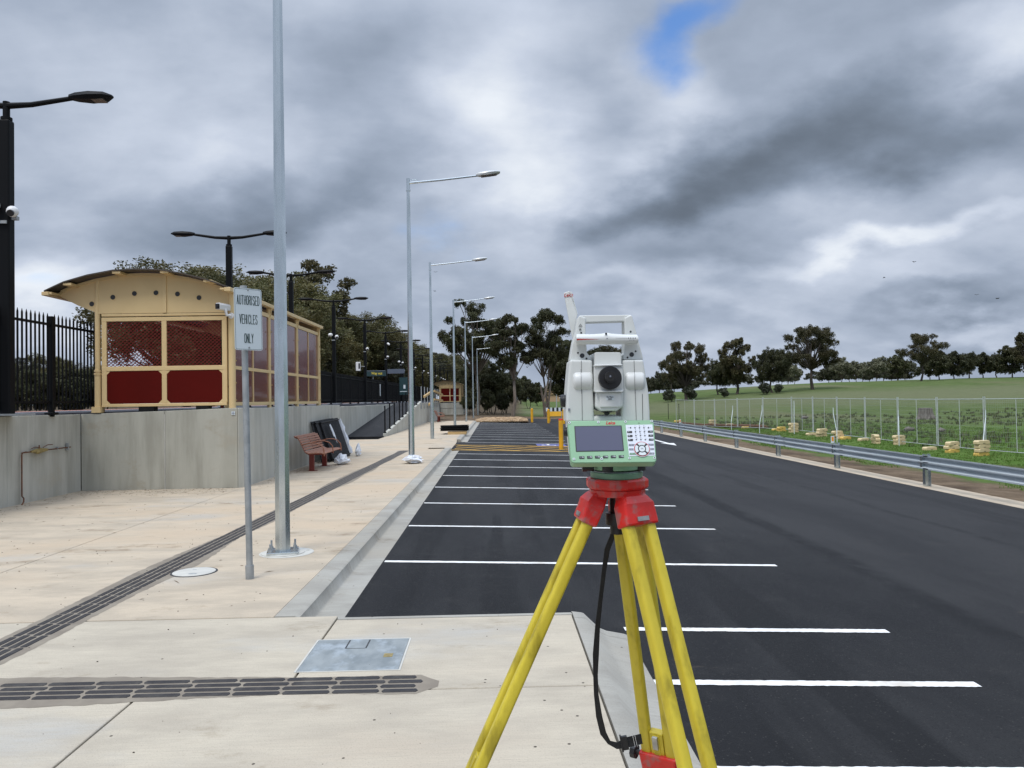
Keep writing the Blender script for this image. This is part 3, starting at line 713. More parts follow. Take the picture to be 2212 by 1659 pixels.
# unfinished silver stanchions with timber rails
st = thing('handrail_stanchion', 'pale steel stanchion nearest the camera on the unfinished ramp rail', 'stanchion', (-5.12, 54.0, .9), group='pale stanchions on the far wall')
MB().box(-.03, .03, -.04, .04, 0, 1.25).box(-.03, .03, -.07, .07, -.35, .06).build('post', m_galvd, st, smooth=0)
for i in range(8):
    y = 54.2+i*2.5; q = st if i == 0 else dup(st)
    q.location = (-5.13, y, min(1.42, rz(y)-.25+.25)); q['label'] = ['nearest', 'second', 'third', 'fourth', 'fifth', 'sixth', 'seventh', 'farthest'][i]+' pale steel stanchion of the timber railed wall beyond the ramp'
def plank(p, q, label):
    p, q = Vector(p), Vector(q); o = thing('timber_rail', label, 'timber rail', p)
    MB().tube([p, q], .10, 4).build('plank', m_timber, o, world=True, smooth=0); return o
plank((-5.0, 55, 1.95), (-5.0, 62, 2.4), 'upper timber plank tied to the nearer pale stanchions'); plank((-5.0, 59, 1.35), (-5.0, 63, 1.6), 'short lower timber plank beside the galvanised pole')
plank((-5.0, 64, 2.45), (-5.0, 74, 2.2), 'long upper timber plank on the farther stanchions'); plank((-5.0, 64, 1.75), (-5.0, 74, 1.65), 'long lower timber plank on the farther stanchions')

# ------------------------------------------------------------------ shelter
ARC = [(104, 635), (153, 614), (204, 599), (258, 589), (306, 586), (360, 588), (408, 595.5), (452, 607), (493, 621)]
def make_shelter(loc, label, glossy=True):
    t = thing('platform_shelter', label, 'shelter', loc, group='platform shelters')
    x0, x1, L = -2.62, 0., 7.6               # local: right front corner column at origin
    zb, zr, zt, ze = .10, .80, 1.80, 2.44
    arc = [(-3.55, 2.37), (-3.38, 2.45), (-3.17, 2.545), (-2.71, 2.675), (-2.21, 2.765), (-1.77, 2.785), (-1.27, 2.765), (-.83, 2.685), (-.42, 2.575), (.02, 2.42)]
    for y in (0, L):
        c = MB()
        c.cyl((x0-.06, y+.05, -.06), (x0-.06, y+.05, .70), .062, n=20); c.cyl((x0-.06, y+.05, .70), (x0-.06, y+.05, .74), .075, n=20); c.cyl((x0-.06, y+.05, .76), (x0-.06, y+.05, .80), .07, n=20)
        c.cyl((x0-.06, y+.05, .7), (x0-.06, y+.05, 2.62), .052, n=20); c.box(x0-.15, x0+.03, y-.04, y+.14, -.06, .06)
        c.build('column', m_cream, t)
        MB().cyl((.0, y+.05, -.03), (.0, y+.05, 2.36), .068, n=20).build('column', m_cream, t)
    for y in (L/3+.05, 2*L/3+.05): MB().cyl((.0, y, -.03), (.0, y, 2.3), .05, n=16).build('column', m_cream, t)
    def endframe(y):
        f = MB(); w = .05; a, c = x0+.03, -.10; m = (a+c)/2
        for zz, hh in ((zb-.05, .06), (zr-.03, .09), (zt-.03, .08), (zt+.07, .05)): f.box(a, c, y+.01, y+.07, zz, zz+hh)
        for xx in (a, m-.05, c-.09): f.box(xx, xx+.10, y+.013, y+.067, zb+.01, zt+.05)
        f.build('end_frame', m_cream, t, smooth=0, bevel=.006, seg=1)
        for (p, q) in ((a+.10, m-.05), (m+.05, c-.09)):
            # solid lower panel with clipped corners and cream corner plates
            k = .07; z0, z1 = zb+.012, zr-.032
            MB().prism([(p+k, z0), (q-k, z0), (q, z0+k), (q, z1-k), (q-k, z1), (p+k, z1), (p, z1-k), (p, z0+k)], 'y', y+.020, y+.045).build('lower_panel', m_maroon, t, smooth=0)
            cp = MB()
            for (ux, uz, sx, sz) in ((p, z0, 1, 1), (q, z0, -1, 1), (p, z1, 1, -1), (q, z1, -1, -1)):
                cp.prism([(ux, uz), (ux+sx*k, uz), (ux, uz+sz*k)], 'y', y+.018, y+.040)
            cp.each('corner_plate', m_cream, t, smooth=0)
            # expanded metal
            e = MB(); z0, z1 = zr+.06, zt-.03; pw, ph = .080, .036
            nxx = int((q-p)/pw); nz = int((z1-z0)/ph)
            for i in range(nxx+1):
                for j in range(nz+1):
                    xx = p+i*pw+(pw/2 if j % 2 else 0); zz = z0+j*ph
                    for dx, dz in ((pw/2, ph), (-pw/2, ph)):
                        A = (xx, zz); B = (xx+dx, zz+dz)
                        if min(A[0], B[0]) < p-.01 or max(A[0], B[0]) > q+.01 or B[1] > z1+.01: continue
                        th = .0092
                        e.add([(A[0], y+.034, A[1]-th), (B[0], y+.034, B[1]-th), (B[0], y+.028, B[1]+th), (A[0], y+.028, A[1]+th)], [(0, 1, 2, 3)])
            e.build('mesh_panel', m_mesh, t, smooth=0, fix=False)
        # gable sheet
        top = [(x, z-.045) for x, z in arc[1:]]
        poly = [(-.07, zt+.13), (x0-.02, zt+.13), (-3.05, 2.10), (-3.48, 2.33)]+top+[(-.0, 2.2)]
        gp = MB(); gp.prism(poly, 'y', y+.02, y+.05)
        gp.box(-1.36, -1.29, y-.004, y+.019, zt+.135, 2.71)
        for i in range(len(top)-1):
            (a1, b1), (a2, b2) = top[i], top[i+1]; gp.hexa([(a1, y-.012, b1-.05), (a2, y-.012, b2-.05), (a2, y+.018, b2-.05), (a1, y+.018, b1-.05)], [(a1, y-.012, b1), (a2, y-.012, b2), (a2, y+.018, b2), (a1, y+.018, b1)])
        g_ = gp.build('gable_panel', m_cream, t, smooth=0)
        hs = MB(); hr = MB()
        for cx, cz in [(-2.78, 2.13), (-2.36, 2.26), (-1.93, 2.33), (-1.50, 2.34), (-1.07, 2.31), (-.64, 2.23)]:
            hs.cyl((cx, y+.0165, cz), (cx, y+.0195, cz), .050, n=24)
            hr.tube([(cx+.054*cos(a), y+.016, cz+.054*sin(a)) for a in [i*2*pi/24 for i in range(25)]], .005, 6, cap=False)
        hs.each('vent_hole', m_seam, t); hr.each('vent_ring', m_cream, t)
    endframe(0)
    MB().prism([(x, z-.05) for x, z in arc[::-1]]+[(x0, 2.0), (0, 2.0)], 'y', L+.03, L+.06).build('gable_panel', m_cream, t, smooth=0)
    # roof
    y0, y1 = -.30, L+.35
    r = MB(); r.loft([[(x, y, z) for x, z in arc]+[(x, y, z-.025) for x, z in arc[::-1]] for y in (y0, y1)]); r.build('roof_sheet', m_roof, t, smooth=40)
    rb = MB()
    for i in (0, 2, 4, 6, 8):
        x, z = arc[i]; rb.box(x-.02, x+.14, y0+.02, y1-.02, z-.075, z-.03)
    rb.each('purlin', m_cream, t, smooth=0)
    gt = MB(); gt.box(-.03, .10, y0, y1, 2.31, 2.39); gt.box(-.12, -.03, y0+.01, y1-.01, 2.34, 2.38); gt.box(-3.60, -3.46, y0, y1, 2.27, 2.345)
    gt.build('gutter', m_cream, t, smooth=0, bevel=.008, seg=1)
    br = MB()
    for y in (0.05, L/3+.05, 2*L/3+.05, L): br.hexa([(.0, y-.02, 2.08), (.05, y-.02, 2.08), (.05, y+.02, 2.08), (.0, y+.02, 2.08)], [(.03, y-.02, 2.31), (.09, y-.02, 2.31), (.09, y+.02, 2.31), (.03, y+.02, 2.31)])
    br.each('bracket', m_cream, t, smooth=0)
    # long side
    s = MB()
    for zz, hh in ((zb-.06, .07), (zr-.02, .07), (2.08, .09)): s.box(-.03, .03, .10, L, zz, zz+hh)
    for bay_ in range(3):
        ya = .10+bay_*(L-.05)/3; yb = ya+(L-.05)/3; ym = (ya+yb)/2
        s.box(-.022, .022, ym-.022, ym+.022, zb, 2.1)
    s.build('side_frame', m_cream, t, smooth=0)
    for bay_ in range(3):
        ya = .10+bay_*(L-.05)/3; yb = ya+(L-.05)/3; ym = (ya+yb)/2
        for (p, q) in ((ya+.055, ym-.028), (ym+.028, yb-.055)):
            for z0, z1 in ((zb+.012, zr-.022), (zr+.052, 2.078)):
                k = .055
                MB().prism([(p+k, z0), (q-k, z0), (q, z0+k), (q, z1-k), (q-k, z1), (p+k, z1), (p, z1-k), (p, z0+k)], 'x', -.012, .004).build('side_panel', m_maroong, t, smooth=0)
    bo = MB()
    for bay_ in range(4):
        y = .06+bay_*(L-.05)/3
        for zz in (.15, .5, .95, 1.35, 1.75): bo.cyl((.06, y, zz), (.085, y, zz), .014, n=8)
    bo.each('bolts', m_brass, t)
    # inside bench against the side wall
    MB().box(-.55, -.12, .6, L-.6, .42, .46).box(-.5, -.45, .8, .86, 0, .42).box(-.5, -.45, L-.9, L-.84, 0, .42).build('seat', m_benchf, t, smooth=0)
    ft = MB().box(-1.9, -1.6, .1, .3, -.05, .05).box(-.75, -.5, .1, .3, -.05, .05); ft.each('footing', m_blackp, t, smooth=0)
    return t
make_shelter((-5.29, 15.62, 1.61), 'large cream shelter with curved roof and maroon panels on the retaining wall, nearest the camera')
sh2 = make_shelter((-4.35, 99.0, 1.40), 'small distant cream shelter with red panels at the far end of the footpath')
for c_ in [c for c in S.objects if c.parent == sh2 and c.name.startswith('mesh_panel')]:
    bbx = [Vector(v) for v in c_.bound_box]; xa, xb = min(v.x for v in bbx), max(v.x for v in bbx); za, zc = min(v.z for v in bbx), max(v.z for v in bbx)
    nm = MB().box(xa, xb, .02, .04, za, zc).build('upper_panel', m_maroon, sh2, smooth=0); bpy.data.objects.remove(c_)
t = thing('shelter_plinth', 'grey concrete plinth under the distant small shelter', 'plinth', (-5.5, 99, 0))
MB().box(-6.95, -4.0, 98.9, 107.5, -.5, 1.30).build('block', m_wall, t, world=True, smooth=0); MB().box(-6.97, -3.98, 98.88, 107.6, .60, .62).build('joint_line', m_seam, t, world=True, smooth=0)
# CCTV camera on the shelter corner
t = thing('security_camera', 'white bullet security camera on the right corner of the near shelter', 'security camera', (-5.38, 15.50, 3.62), rz=radians(-18))
MB().tube([(.08, .08, -.16), (.06, .0, -.16), (.05, -.02, -.08), (.03, -.02, -.02)], .028, 10).build('bracket', m_ballw, t)
MB().cyl((.08, .1, -.16), (.08, .12, -.16), .06, n=16).build('mounting_plate', m_ballw, t)
bb = MB().loft([[(x, y, z) for x, z in [(-.05, -.06), (.05, -.06), (.06, .03), (.04, .07), (-.04, .07), (-.06, .03)]] for y in (-.20, .16)]); bb.build('housing', m_ballw, t, bevel=.006)
MB().box(-.045, .045, -.215, -.20, -.05, .05).cyl((0, -.235, 0), (0, -.2, 0), .03, n=14).build('lens', m_blackp, t)

# ------------------------------------------------------------------ palisade fence
def palisade(y0, y1, npan, top, name, label, x=-8.28, dense=.115, posts=None):
    t = thing('palisade_fence', label, 'fence', (x, y0, PZ))
    L = (y1-y0)/npan; ps = posts or [y0+i*L for i in range(npan+1)]
    for y in ps:
        MB().box(x-.045, x+.045, y-.045, y+.045, PZ-.05, top-.02).box(x-.09, x+.09, y-.09, y+.09, PZ-.02, PZ+.03).build('fence_post', m_black, t, smooth=0, world=True, bevel=.01, seg=1)
    for i in range(npan):
        a, c = ps[i]+.05, ps[i+1]-.05; b = MB()
        b.box(x-.018, x+.018, a, c, top-.20, top-.155); b.box(x-.018, x+.018, a, c, PZ+.20, PZ+.245)
        n = int((c-a)/dense)
        for k in range(n):
            y = a+(k+.5)*(c-a)/n
            b.hexa([(x-.013, y-.0115, PZ+.08), (x+.013, y-.0115, PZ+.08), (x+.013, y+.0115, PZ+.08), (x-.013, y+.0115, PZ+.08)],
                   [(x-.013, y-.0115, top-.04), (x+.013, y-.0115, top-.04), (x+.013, y+.0115, top-.04), (x-.013, y+.0115, top-.04)])
            b.hexa([(x-.013, y-.0115, top-.04), (x+.013, y-.0115, top-.04), (x+.013, y+.0115, top-.04), (x-.013, y+.0115, top-.04)],
                   [(x-.002, y-.003, top+.03), (x+.002, y-.003, top+.03), (x+.002, y+.003, top+.03), (x-.002, y+.003, top+.03)])
        b.build('picket_panel', m_black, t, smooth=0, world=True, fix=False)
    return t
palisade(9.76, 16.2, 3, 3.40, 'f', 'black spiked palisade fence on the wall left of the near shelter', dense=.128, posts=[9.76, 12.16, 14.58, 16.25])
palisade(23.6, 106.8, 32, 3.18, 'f', 'long black palisade fence on the platform behind the ramp', dense=.125)

# ------------------------------------------------------------------ black platform lamps
def arm_lamp(mb_arm, mb_head, mb_lens, s, z, reach, rise):
    mb_arm.tube([(0, 0, z), (s*reach*.25, 0, z+rise*.12), (s*(reach-.55), 0, z+rise*.8)], .045, 10, rs=[.055, .045, .038])
    rings = []
    for u, w, zz0, zz1 in [(0, .05, -.03, .04), (.12, .10, -.05, .06), (.35, .14, -.07, .07), (.60, .13, -.055, .055), (.72, .05, -.01, .02)]:
        x = s*(reach-.62+u); c = z+rise*.85+u*.10*rise
        rings.append([(x, -w, c), (x, -w*.7, c+zz1), (x, w*.7, c+zz1), (x, w, c), (x, w*.8, c+zz0), (x, -w*.8, c+zz0)])
    mb_head.loft(rings)
    x = s*(reach-.62+.5); c = z+rise*.85+.05*rise-.062
    mb_lens.box(min(x-.10, x+.10), max(x-.10, x+.10), -.09, .09, c-.012, c+.01)
bl = thing('platform_lamp', '', 'lamp post', (-8.2, 13.1, PZ), group='black twin arm platform lamps')
b = MB(); b.box(-.088, .088, -.088, .088, 0, 5.0); b.build('post', m_black, bl, smooth=0, bevel=.025, seg=2)
MB().cyl((0, 0, 5.0), (0, 0, 5.32), .055, n=14).cyl((0, 0, 5.0), (0, 0, 5.05), .09, n=14).build('spigot', m_black, bl)
MB().box(-.32, .32, -.25, .25, .0, .03).build('base_plate', m_galvd, bl, smooth=0)
for s in (-1, 1):
    A, B, C = MB(), MB(), MB(); arm_lamp(A, B, C, s, 5.25, 1.68, .16)
    A.build('arm', m_black, bl); h_ = B.build('lamp_head', m_black, bl, smooth=40); C.build('lamp_lens', m_lampl, h_, smooth=0)
MB().ball((.17, -.12, 3.42), .095).build('speaker', m_ballw, bl); MB().ball((-.14, -.16, 3.52), .10, sc=(1.2, 1, .9)).build('speaker', m_ballw, bl)
MB().cyl((.19, -.20, 3.38), (.2, -.235, 3.365), .055, n=12).build('speaker_grille', m_blackp, bl)
MB().box(.12, .2, -.06, .02, 3.30, 3.36).box(-.08, .08, -.14, -.12, 3.22, 3.27).build('strap', m_galvd, bl, smooth=0)
lys = [13.15, 24.1, 31.4, 39.7, 49.2, 58.6, 68.1, 79.0, 88.5, 98, 107.5, 117, 126.5, 136]
for i, y in enumerate(lys):
    lab = ['tall black platform lamp cut by the left picture edge', 'black twin arm lamp rising behind the near shelter roof', 'black twin arm lamp partly hidden by the nearest galvanised pole'][i] if i < 3 else ORD[i]+' black twin arm platform lamp counted from the left picture edge'
    q = bl if i == 0 else dup(bl)
    q.location = (-8.2, y, PZ+(.05 if i else 0)); q['label'] = lab
    if i and i % 3: bpy.data.objects.remove([c for c in S.objects if c.parent == q and c.name.startswith('speaker') and 'grille' not in c.name][1])
# extra white cameras on some lamps
def cctv(y, z, lab):
    t = thing('security_camera', lab, 'security camera', (-8.05, y-.15, z))
    MB().cyl((.14, -.12, -.04), (.02, .12, .05), .075, n=12).ball((.14, -.12, -.04), .08, 10, 6).build('housing', m_ballw, t); MB().cyl((.04, .1, .05), (-.05, .18, .05), .02, n=8).build('bracket', m_ballw, t)
cctv(49.2, 6.1, 'white camera near the top of the fifth black platform lamp') if False else None
cctv(58.6, 6.0, 'white camera high on the sixth black platform lamp'); cctv(68.1, 4.35, 'white camera below the ball speaker of the seventh black platform lamp')
t = thing('help_phone_box', 'white call box mounted beside the fifth black platform lamp', 'call box', (-8.6, 49.0, 3.9))
MB().box(-.14, .14, -.1, .1, -.28, .28).build('casing', m_ballw, t, smooth=0, bevel=.02); MB().box(.02, .12, -.105, -.1, -.15, .2).build('screen', m_blackp, t, smooth=0); MB().box(.1, .4, .0, .04, -.02, .02).build('bracket', m_galvd, t, smooth=0)

# Way out sign and blue grey canopy beam
t = thing('way_out_sign', 'dark teal box sign reading Way out in yellow letters above the platform fence', 'sign', (-9.2, 58.0, PZ))
sx = [PD(793, 58), PD(834, 58)]
MB().box(sx[0], sx[1], 57.95, 58.15, 3.55, 3.98).build('sign_box', m_teal, t, smooth=0, world=True, bevel=.02)
MB().box(sx[0]+.03, sx[1]-.03, 57.93, 57.95, 3.93, 3.96).build('trim', m_steelblue, t, smooth=0, world=True)
MB().cyl((sx[0]+.45, 58.1, PZ), (sx[0]+.45, 58.1, 3.6), .04, n=10).build('post', m_galvd, t, world=True)
text('Way out', .27, m_ysign, t, Matrix.Translation(((sx[0]+sx[1])/2-(-9.2)+.05, -.065, 3.76-PZ)) @ Matrix.Rotation(pi/2, 4, 'X'), sx=.85, bold=.004)
t = thing('canopy_beam', 'blue grey platform sign board behind the Way out sign', 'sign board', (-9.0, 66, PZ))
MB().box(PD(838, 66), PD(874, 66), 65.9, 66.3, 4.02, 4.40).build('beam', m_steelblue, t, smooth=0, world=True)
MB().box(PD(871, 66)-.06, PD(871, 66)+.06, 65.95, 66.1, PZ, 4.02).build('post', m_black, t, smooth=0, world=True)
t = thing('timetable_board', 'dark board with white marks behind the ramp fence', 'notice board', (PD(872, 62), 62, PZ))
MB().box(-.32, .32, -.05, .05, .6, 2.0).build('board', m_teal, t, smooth=0); MB().box(-.28, .28, -.055, -.05, .85, .9).box(.0, .16, -.055, -.05, 1.1, 1.4).build('marks', m_sign, t, smooth=0); MB().box(-.45, -.4, -.02, .02, 0, .6).box(.4, .45, -.02, .02, 0, .6).build('leg', m_black, t, smooth=0)
t = thing('white_marker', 'thin white upright marker on the platform fence', 'marker', (-8.18, 55.4, PZ))
MB().box(-.02, .02, -.06, .06, .5, 1.35).build('strip', m_sign, t, smooth=0)

# ------------------------------------------------------------------ galvanised car park lamps
def galv_lamp(loc, label, near=False):
    t = thing('street_lamp', label, 'street lamp', loc, radians(13) if near else 0, group='galvanised street lamps along the footpath')
    H = 7.72
    MB().tube([(0, 0, -.35 if not near else .02), (0, 0, H-.25)], .08, 8, rs=[.088, .049]).build('pole', m_galv, t, smooth=20)
    MB().cyl((0, 0, H-.28), (0, 0, H+.05), .05, n=14).cyl((0, 0, H-.30), (0, 0, H-.26), .062, n=14).build('collar', m_galv, t)
    MB().tube([(0, 0, H-.08), (.9, 0, H-.0), (1.9, 0, H+.11)], .03, 10, rs=[.032, .028, .025]).tube([(0, 0, H+.01), (.25, 0, H+.03)], .012, 6).build('arm', m_galv, t)
    rings = []
    for u, w, a, c in [(0, .035, -.02, .03), (.08, .09, -.045, .045), (.35, .145, -.06, .05), (.55, .14, -.05, .045), (.66, .07, -.015, .03)]:
        zc = H+.13+u*.11; rings.append([(1.86+u, -w, zc), (1.86+u, -w*.7, zc+c), (1.86+u, w*.7, zc+c), (1.86+u, w, zc), (1.86+u, w*.85, zc+a), (1.86+u, -w*.85, zc+a)])
    h = MB().loft(rings).build('lamp_head', m_lampw, t, smooth=40)
    MB().hexa([(2.0, -.10, H+.078), (2.42, -.10, H+.132), (2.42, .10, H+.132), (2.0, .10, H+.078)], [(2.0, -.10, H+.10), (2.42, -.10, H+.15), (2.42, .10, H+.15), (2.0, .10, H+.10)]).build('lamp_lens', m_lampl, h, smooth=0)
    return t
near = galv_lamp((-2.41, 8.77, 0), 'nearest galvanised octagonal lamp pole, its top beyond the picture', True)
MB().box(-.17, .17, -.17, .17, .012, .036).build('base_plate', m_galv, near, smooth=0, bevel=.004)
MB().cyl((0, 0, .001), (0, 0, .012), .24, n=32).cyl((.04, .0, .0005), (.04, .0, .004), .30, n=24).build('grout_pad', m_cover, near)
for sx_ in (-1, 1):
    for sy_ in (-1, 1):
        MB().cyl((sx_*.13, sy_*.13, .03), (sx_*.13, sy_*.13, .13), .012, n=8).cyl((sx_*.13, sy_*.13, .036), (sx_*.13, sy_*.13, .06), .022, n=6).build('bolt', m_galvd, near)
lamp2 = galv_lamp((-2.27, 21.0, 0), 'galvanised lamp pole with white plastic bundled around its foot')
gl = [(-2.75, 33.9), (-2.42, 46.9), (-2.20, 59.6), (-2.05, 74.0), (-2.0, 91.5)]
lab = ['galvanised lamp standing beside the stack of black steel', 'fourth galvanised lamp from the camera, right by the distant shelter', 'fifth galvanised lamp from the camera', 'sixth galvanised lamp from the camera', 'farthest galvanised lamp, at the end of the footpath']
for (x, y), l in zip(gl, lab):
    q = dup(lamp2, (x, y, 0), label=l)
    q2 = [c for c in S.objects if c.parent == q]
def crumple(name, loc, sx_, sy_, sz_, seed, label, parent=None, n=60):
    rg = random.Random(seed); b = MB()
    rings = []
    for j in range(7):
        ph = j/6; r = sin(pi*(.12+.80*ph))*(1-.3*ph)
        rings.append([(sx_*r*cos(a)*(1+rg.uniform(-.38, .38)), sy_*r*sin(a)*(1+rg.uniform(-.38, .38)), sz_*ph*(1+rg.uniform(-.3, .25))+.004) for a in [2*pi*i/11 for i in range(11)]])
    b.loft(rings)
    t = thing(name, label, 'plastic wrap', loc) if parent is None else parent
    b.build('sheet', m_wrap, t, smooth=0); return t
crumple('plastic_wrap', (-2.22, 20.85, 0), .30, .24, .22, 5, 'white plastic sheet bundled around the foot of a lamp pole')
crumple('plastic_wrap', (-4.15, 20.9, 0), .22, .28, .26, 9, 'crumpled white plastic on the ground in front of the bench')
crumple('plastic_wrap', (-4.25, 24.0, 0), .10, .25, .34, 11, 'small piece of white plastic at the far corner of the leaning panels')

# ------------------------------------------------------------------ authorised vehicles sign
t = thing('road_sign', 'white sign reading AUTHORISED VEHICLES ONLY on a slightly leaning grey post', 'sign', (-2.39, 7.53, 0), tilt=(0, radians(-.75)))
MB().cyl((0, 0, 0), (0, 0, 2.82), .0305, n=24).build('post', m_galvd, t)
MB().cyl((0, 0, 0), (0, 0, .13), .040, n=24).build('base_sleeve', m_galvd, t)
MB().cyl((0, 0, 2.815), (0, 0, 2.84), .034, n=24).build('post_cap', m_galvd, t)
def rrect(w, h, r, n=5):
    p = []
    for cx, cz, a0 in ((w-r, h-r, 0), (-w+r, h-r, 90), (-w+r, -h+r, 180), (w-r, -h+r, 270)):
        p += [(cx+r*cos(radians(a0+90*i/n)), cz+r*sin(radians(a0+90*i/n))) for i in range(n+1)]
    return p
RS = Matrix.Translation((.020, 0, 2.51)) @ Matrix.Rotation(radians(50), 4, 'Z')
sg = MB().prism(rrect(.150, .300, .022), 'y', -.040, -.036); sg.v = [tuple(RS @ Vector(p)) for p in sg.v]; pl_ = sg.build('sign_plate', m_sign, t, smooth=0)
bd = MB(); bd.loft([[(x, -.0408, z) for x, z in rrect(.143, .293, .017)], [(x, -.0408, z) for x, z in rrect(.140, .290, .015)]], cap=False)
bd.v = [tuple(RS @ Vector(p)) for p in bd.v]; bd.build('border_line', m_letter, pl_, smooth=0, fix=False)
GL = {'A': [[(0, 0), (.5, 1), (1, 0)], [(.2, .33), (.8, .33)]], 'U': [[(0, 1), (0, .18), (.25, 0), (.75, 0), (1, .18), (1, 1)]], 'T': [[(0, 1), (1, 1)], [(.5, 1), (.5, 0)]],
      'H': [[(0, 0), (0, 1)], [(1, 0), (1, 1)], [(0, .5), (1, .5)]], 'O': [[(0, .18), (0, .82), (.25, 1), (.75, 1), (1, .82), (1, .18), (.75, 0), (.25, 0), (0, .18)]],
      'R': [[(0, 0), (0, 1), (.75, 1), (1, .84), (1, .64), (.75, .48), (0, .48)], [(.55, .48), (1, 0)]], 'I': [[(.5, 0), (.5, 1)]],
      'S': [[(1, .8), (.78, 1), (.22, 1), (0, .82), (0, .64), (1, .36), (1, .18), (.78, 0), (.22, 0), (0, .2)]], 'E': [[(1, 1), (0, 1), (0, 0), (1, 0)], [(0, .5), (.8, .5)]],
      'D': [[(0, 0), (0, 1), (.65, 1), (1, .8), (1, .2), (.65, 0), (0, 0)]], 'V': [[(0, 1), (.5, 0), (1, 1)]], 'C': [[(1, .78), (.78, 1), (.22, 1), (0, .82), (0, .18), (.22, 0), (.78, 0), (1, .22)]],
      'L': [[(0, 1), (0, 0), (1, 0)]], 'N': [[(0, 0), (0, 1), (1, 0), (1, 1)]], 'Y': [[(0, 1), (.5, .5), (1, 1)], [(.5, .5), (.5, 0)]]}
for s_, z_ in (('AUTHORISED', .185), ('VEHICLES', -.0), ('ONLY', -.185)):
    lw, gp_, hh, th = .0165, .0095, .086, .0066
    tw = sum((lw if ch != 'I' else th) for ch in s_)+gp_*(len(s_)-1); x = -tw/2
    for ch in s_:
        w_ = lw if ch != 'I' else .0001; b = MB(); e_ = 0
        for line in GL[ch]:
            for (u0, v0), (u1, v1) in zip(line[:-1], line[1:]):
                p0 = Vector((x+u0*(w_-0), 0, z_-hh/2+v0*hh)); p1 = Vector((x+u1*w_, 0, z_-hh/2+v1*hh)); dd = (p1-p0).normalized(); nn = Vector((dd.z, 0, -dd.x))*th/2; ee = dd*th*.45
                y_ = -.0411-e_*.00004; e_ += 1
                b.add([p0-nn-ee+Vector((0, y_, 0)), p1-nn+ee+Vector((0, y_, 0)), p1+nn+ee+Vector((0, y_, 0)), p0+nn-ee+Vector((0, y_, 0))], [(0, 1, 2, 3)])
        b.v = [tuple(RS @ Vector(p)) for p in b.v]; b.build('letter', m_letter, pl_, smooth=0, fix=False)
        x += (lw if ch != 'I' else th)+gp_
bk = MB()
for z_ in (-.275, .285): bk.cyl((0, -.044, z_), (0, -.040, z_), .009, n=10)
bk.v = [tuple(RS @ Vector(p)) for p in bk.v]; bk.each('bolt', m_galvd, t)

# ------------------------------------------------------------------ benches
def make_bench(loc, label, rz=0.):
    t = thing('park_bench', label, 'bench', loc, rz, group='red benches')
    # local: faces +x, long axis y
    prof = [(-.36, .86), (-.26, .82), (-.21, .74), (-.17, .65), (-.13, .56), (-.08, .47), (0.0, .43), (.10, .435), (.20, .44), (.30, .44), (.38, .42)]
    Lb = 2.1
    def at(u):
        k_ = u*(len(prof)-1); i = min(int(k_), len(prof)-2); f = k_-i
        a, c = prof[i], prof[i+1]; return (a[0]+(c[0]-a[0])*f, a[1]+(c[1]-a[1])*f, atan2(c[1]-a[1], c[0]-a[0]))
    bs, ss = MB(), MB()
    for i in range(15):
        x, z, an = at((i+.5)/15)
        m = Matrix.Translation((x, 0, z+.015)) @ Matrix.Rotation(-an, 4, 'Y')
        (bs if i < 8 else ss).box(-.025, .025, 0, Lb, -.011, .011, m)
    bs.build('backrest', m_bench, t, smooth=0, bevel=.004, seg=1); ss.build('seat', m_bench, t, smooth=0, bevel=.004, seg=1)
    for y in (.12, Lb-.12, Lb/2):
        fr = MB(); fr.tube([(x, y, z-.012) for x, z in prof], .018, 8); fr.build('side_frame', m_benchf, t)
    for y in (.35, Lb-.35):
        MB().box(-.06, .06, y-.04, y+.04, 0, .42).box(-.10, .14, y-.05, y+.05, 0, .012).build('leg', m_benchf, t, smooth=0, bevel=.006, seg=1)
    for y in (.02, Lb/2, Lb-.02):
        MB().tube([(-.16, y, .66), (.02, y, .70), (.16, y, .70), (.28, y, .66), (.36, y, .57), (.38, y, .44), (.38, y, .38)], .014, 8).build('armrest', m_bench, t)
    return t
make_bench((-4.52, 18.75, 0), 'slatted red brown park bench by the wall next to the black panels')
make_bench((-4.35, 59.0, 0), 'small distant red bench at the end of the ramp wall')

# ------------------------------------------------------------------ black fence panels leaning on wall
def lean(i, xb, yb, yt, lab):
    t = thing('picket_fence_section', lab, 'fence panel', (0, 0, 0), group='black panels leaning on the wall')
    a, d = Vector((xb, yb, .02)), Vector((xb+.02, yb+2.35, .02)); u, v = Vector((-5.0+.05*i, yt, 1.16)), Vector((-4.98+.05*i, yt+2.35, 1.20))
    t.location = a; t.matrix_basis = Matrix.Translation(a)
    n = (d-a).cross(u-a).normalized()*.02
    r = MB()
    for f in (.05, .95): r.tube([a.lerp(u, f), d.lerp(v, f)], .02, 6)
    r.build('rail', m_black, t, world=True, smooth=0)
    p = MB()
    for k in range(30):
        f = (k+.5)/30; p.tube([a.lerp(d, f)-n, u.lerp(v, f)-n], .021, 4)
    p.build('pickets', m_blackp, t, world=True, smooth=0)
lean(0, -4.72, 21.2, 21.1, 'innermost black slatted panel leaning on the wall'); lean(1, -4.62, 21.6, 21.3, 'middle black slatted panel leaning on the wall'); lean(2, -4.52, 21.75, 21.75, 'outermost black slatted panel leaning on the wall behind the bench')
t = thing('plastic_wrap', 'white plastic draped over the right edge of the leaning panels', 'plastic wrap', (-4.5, 24.2, .2))
b = MB(); rows = []
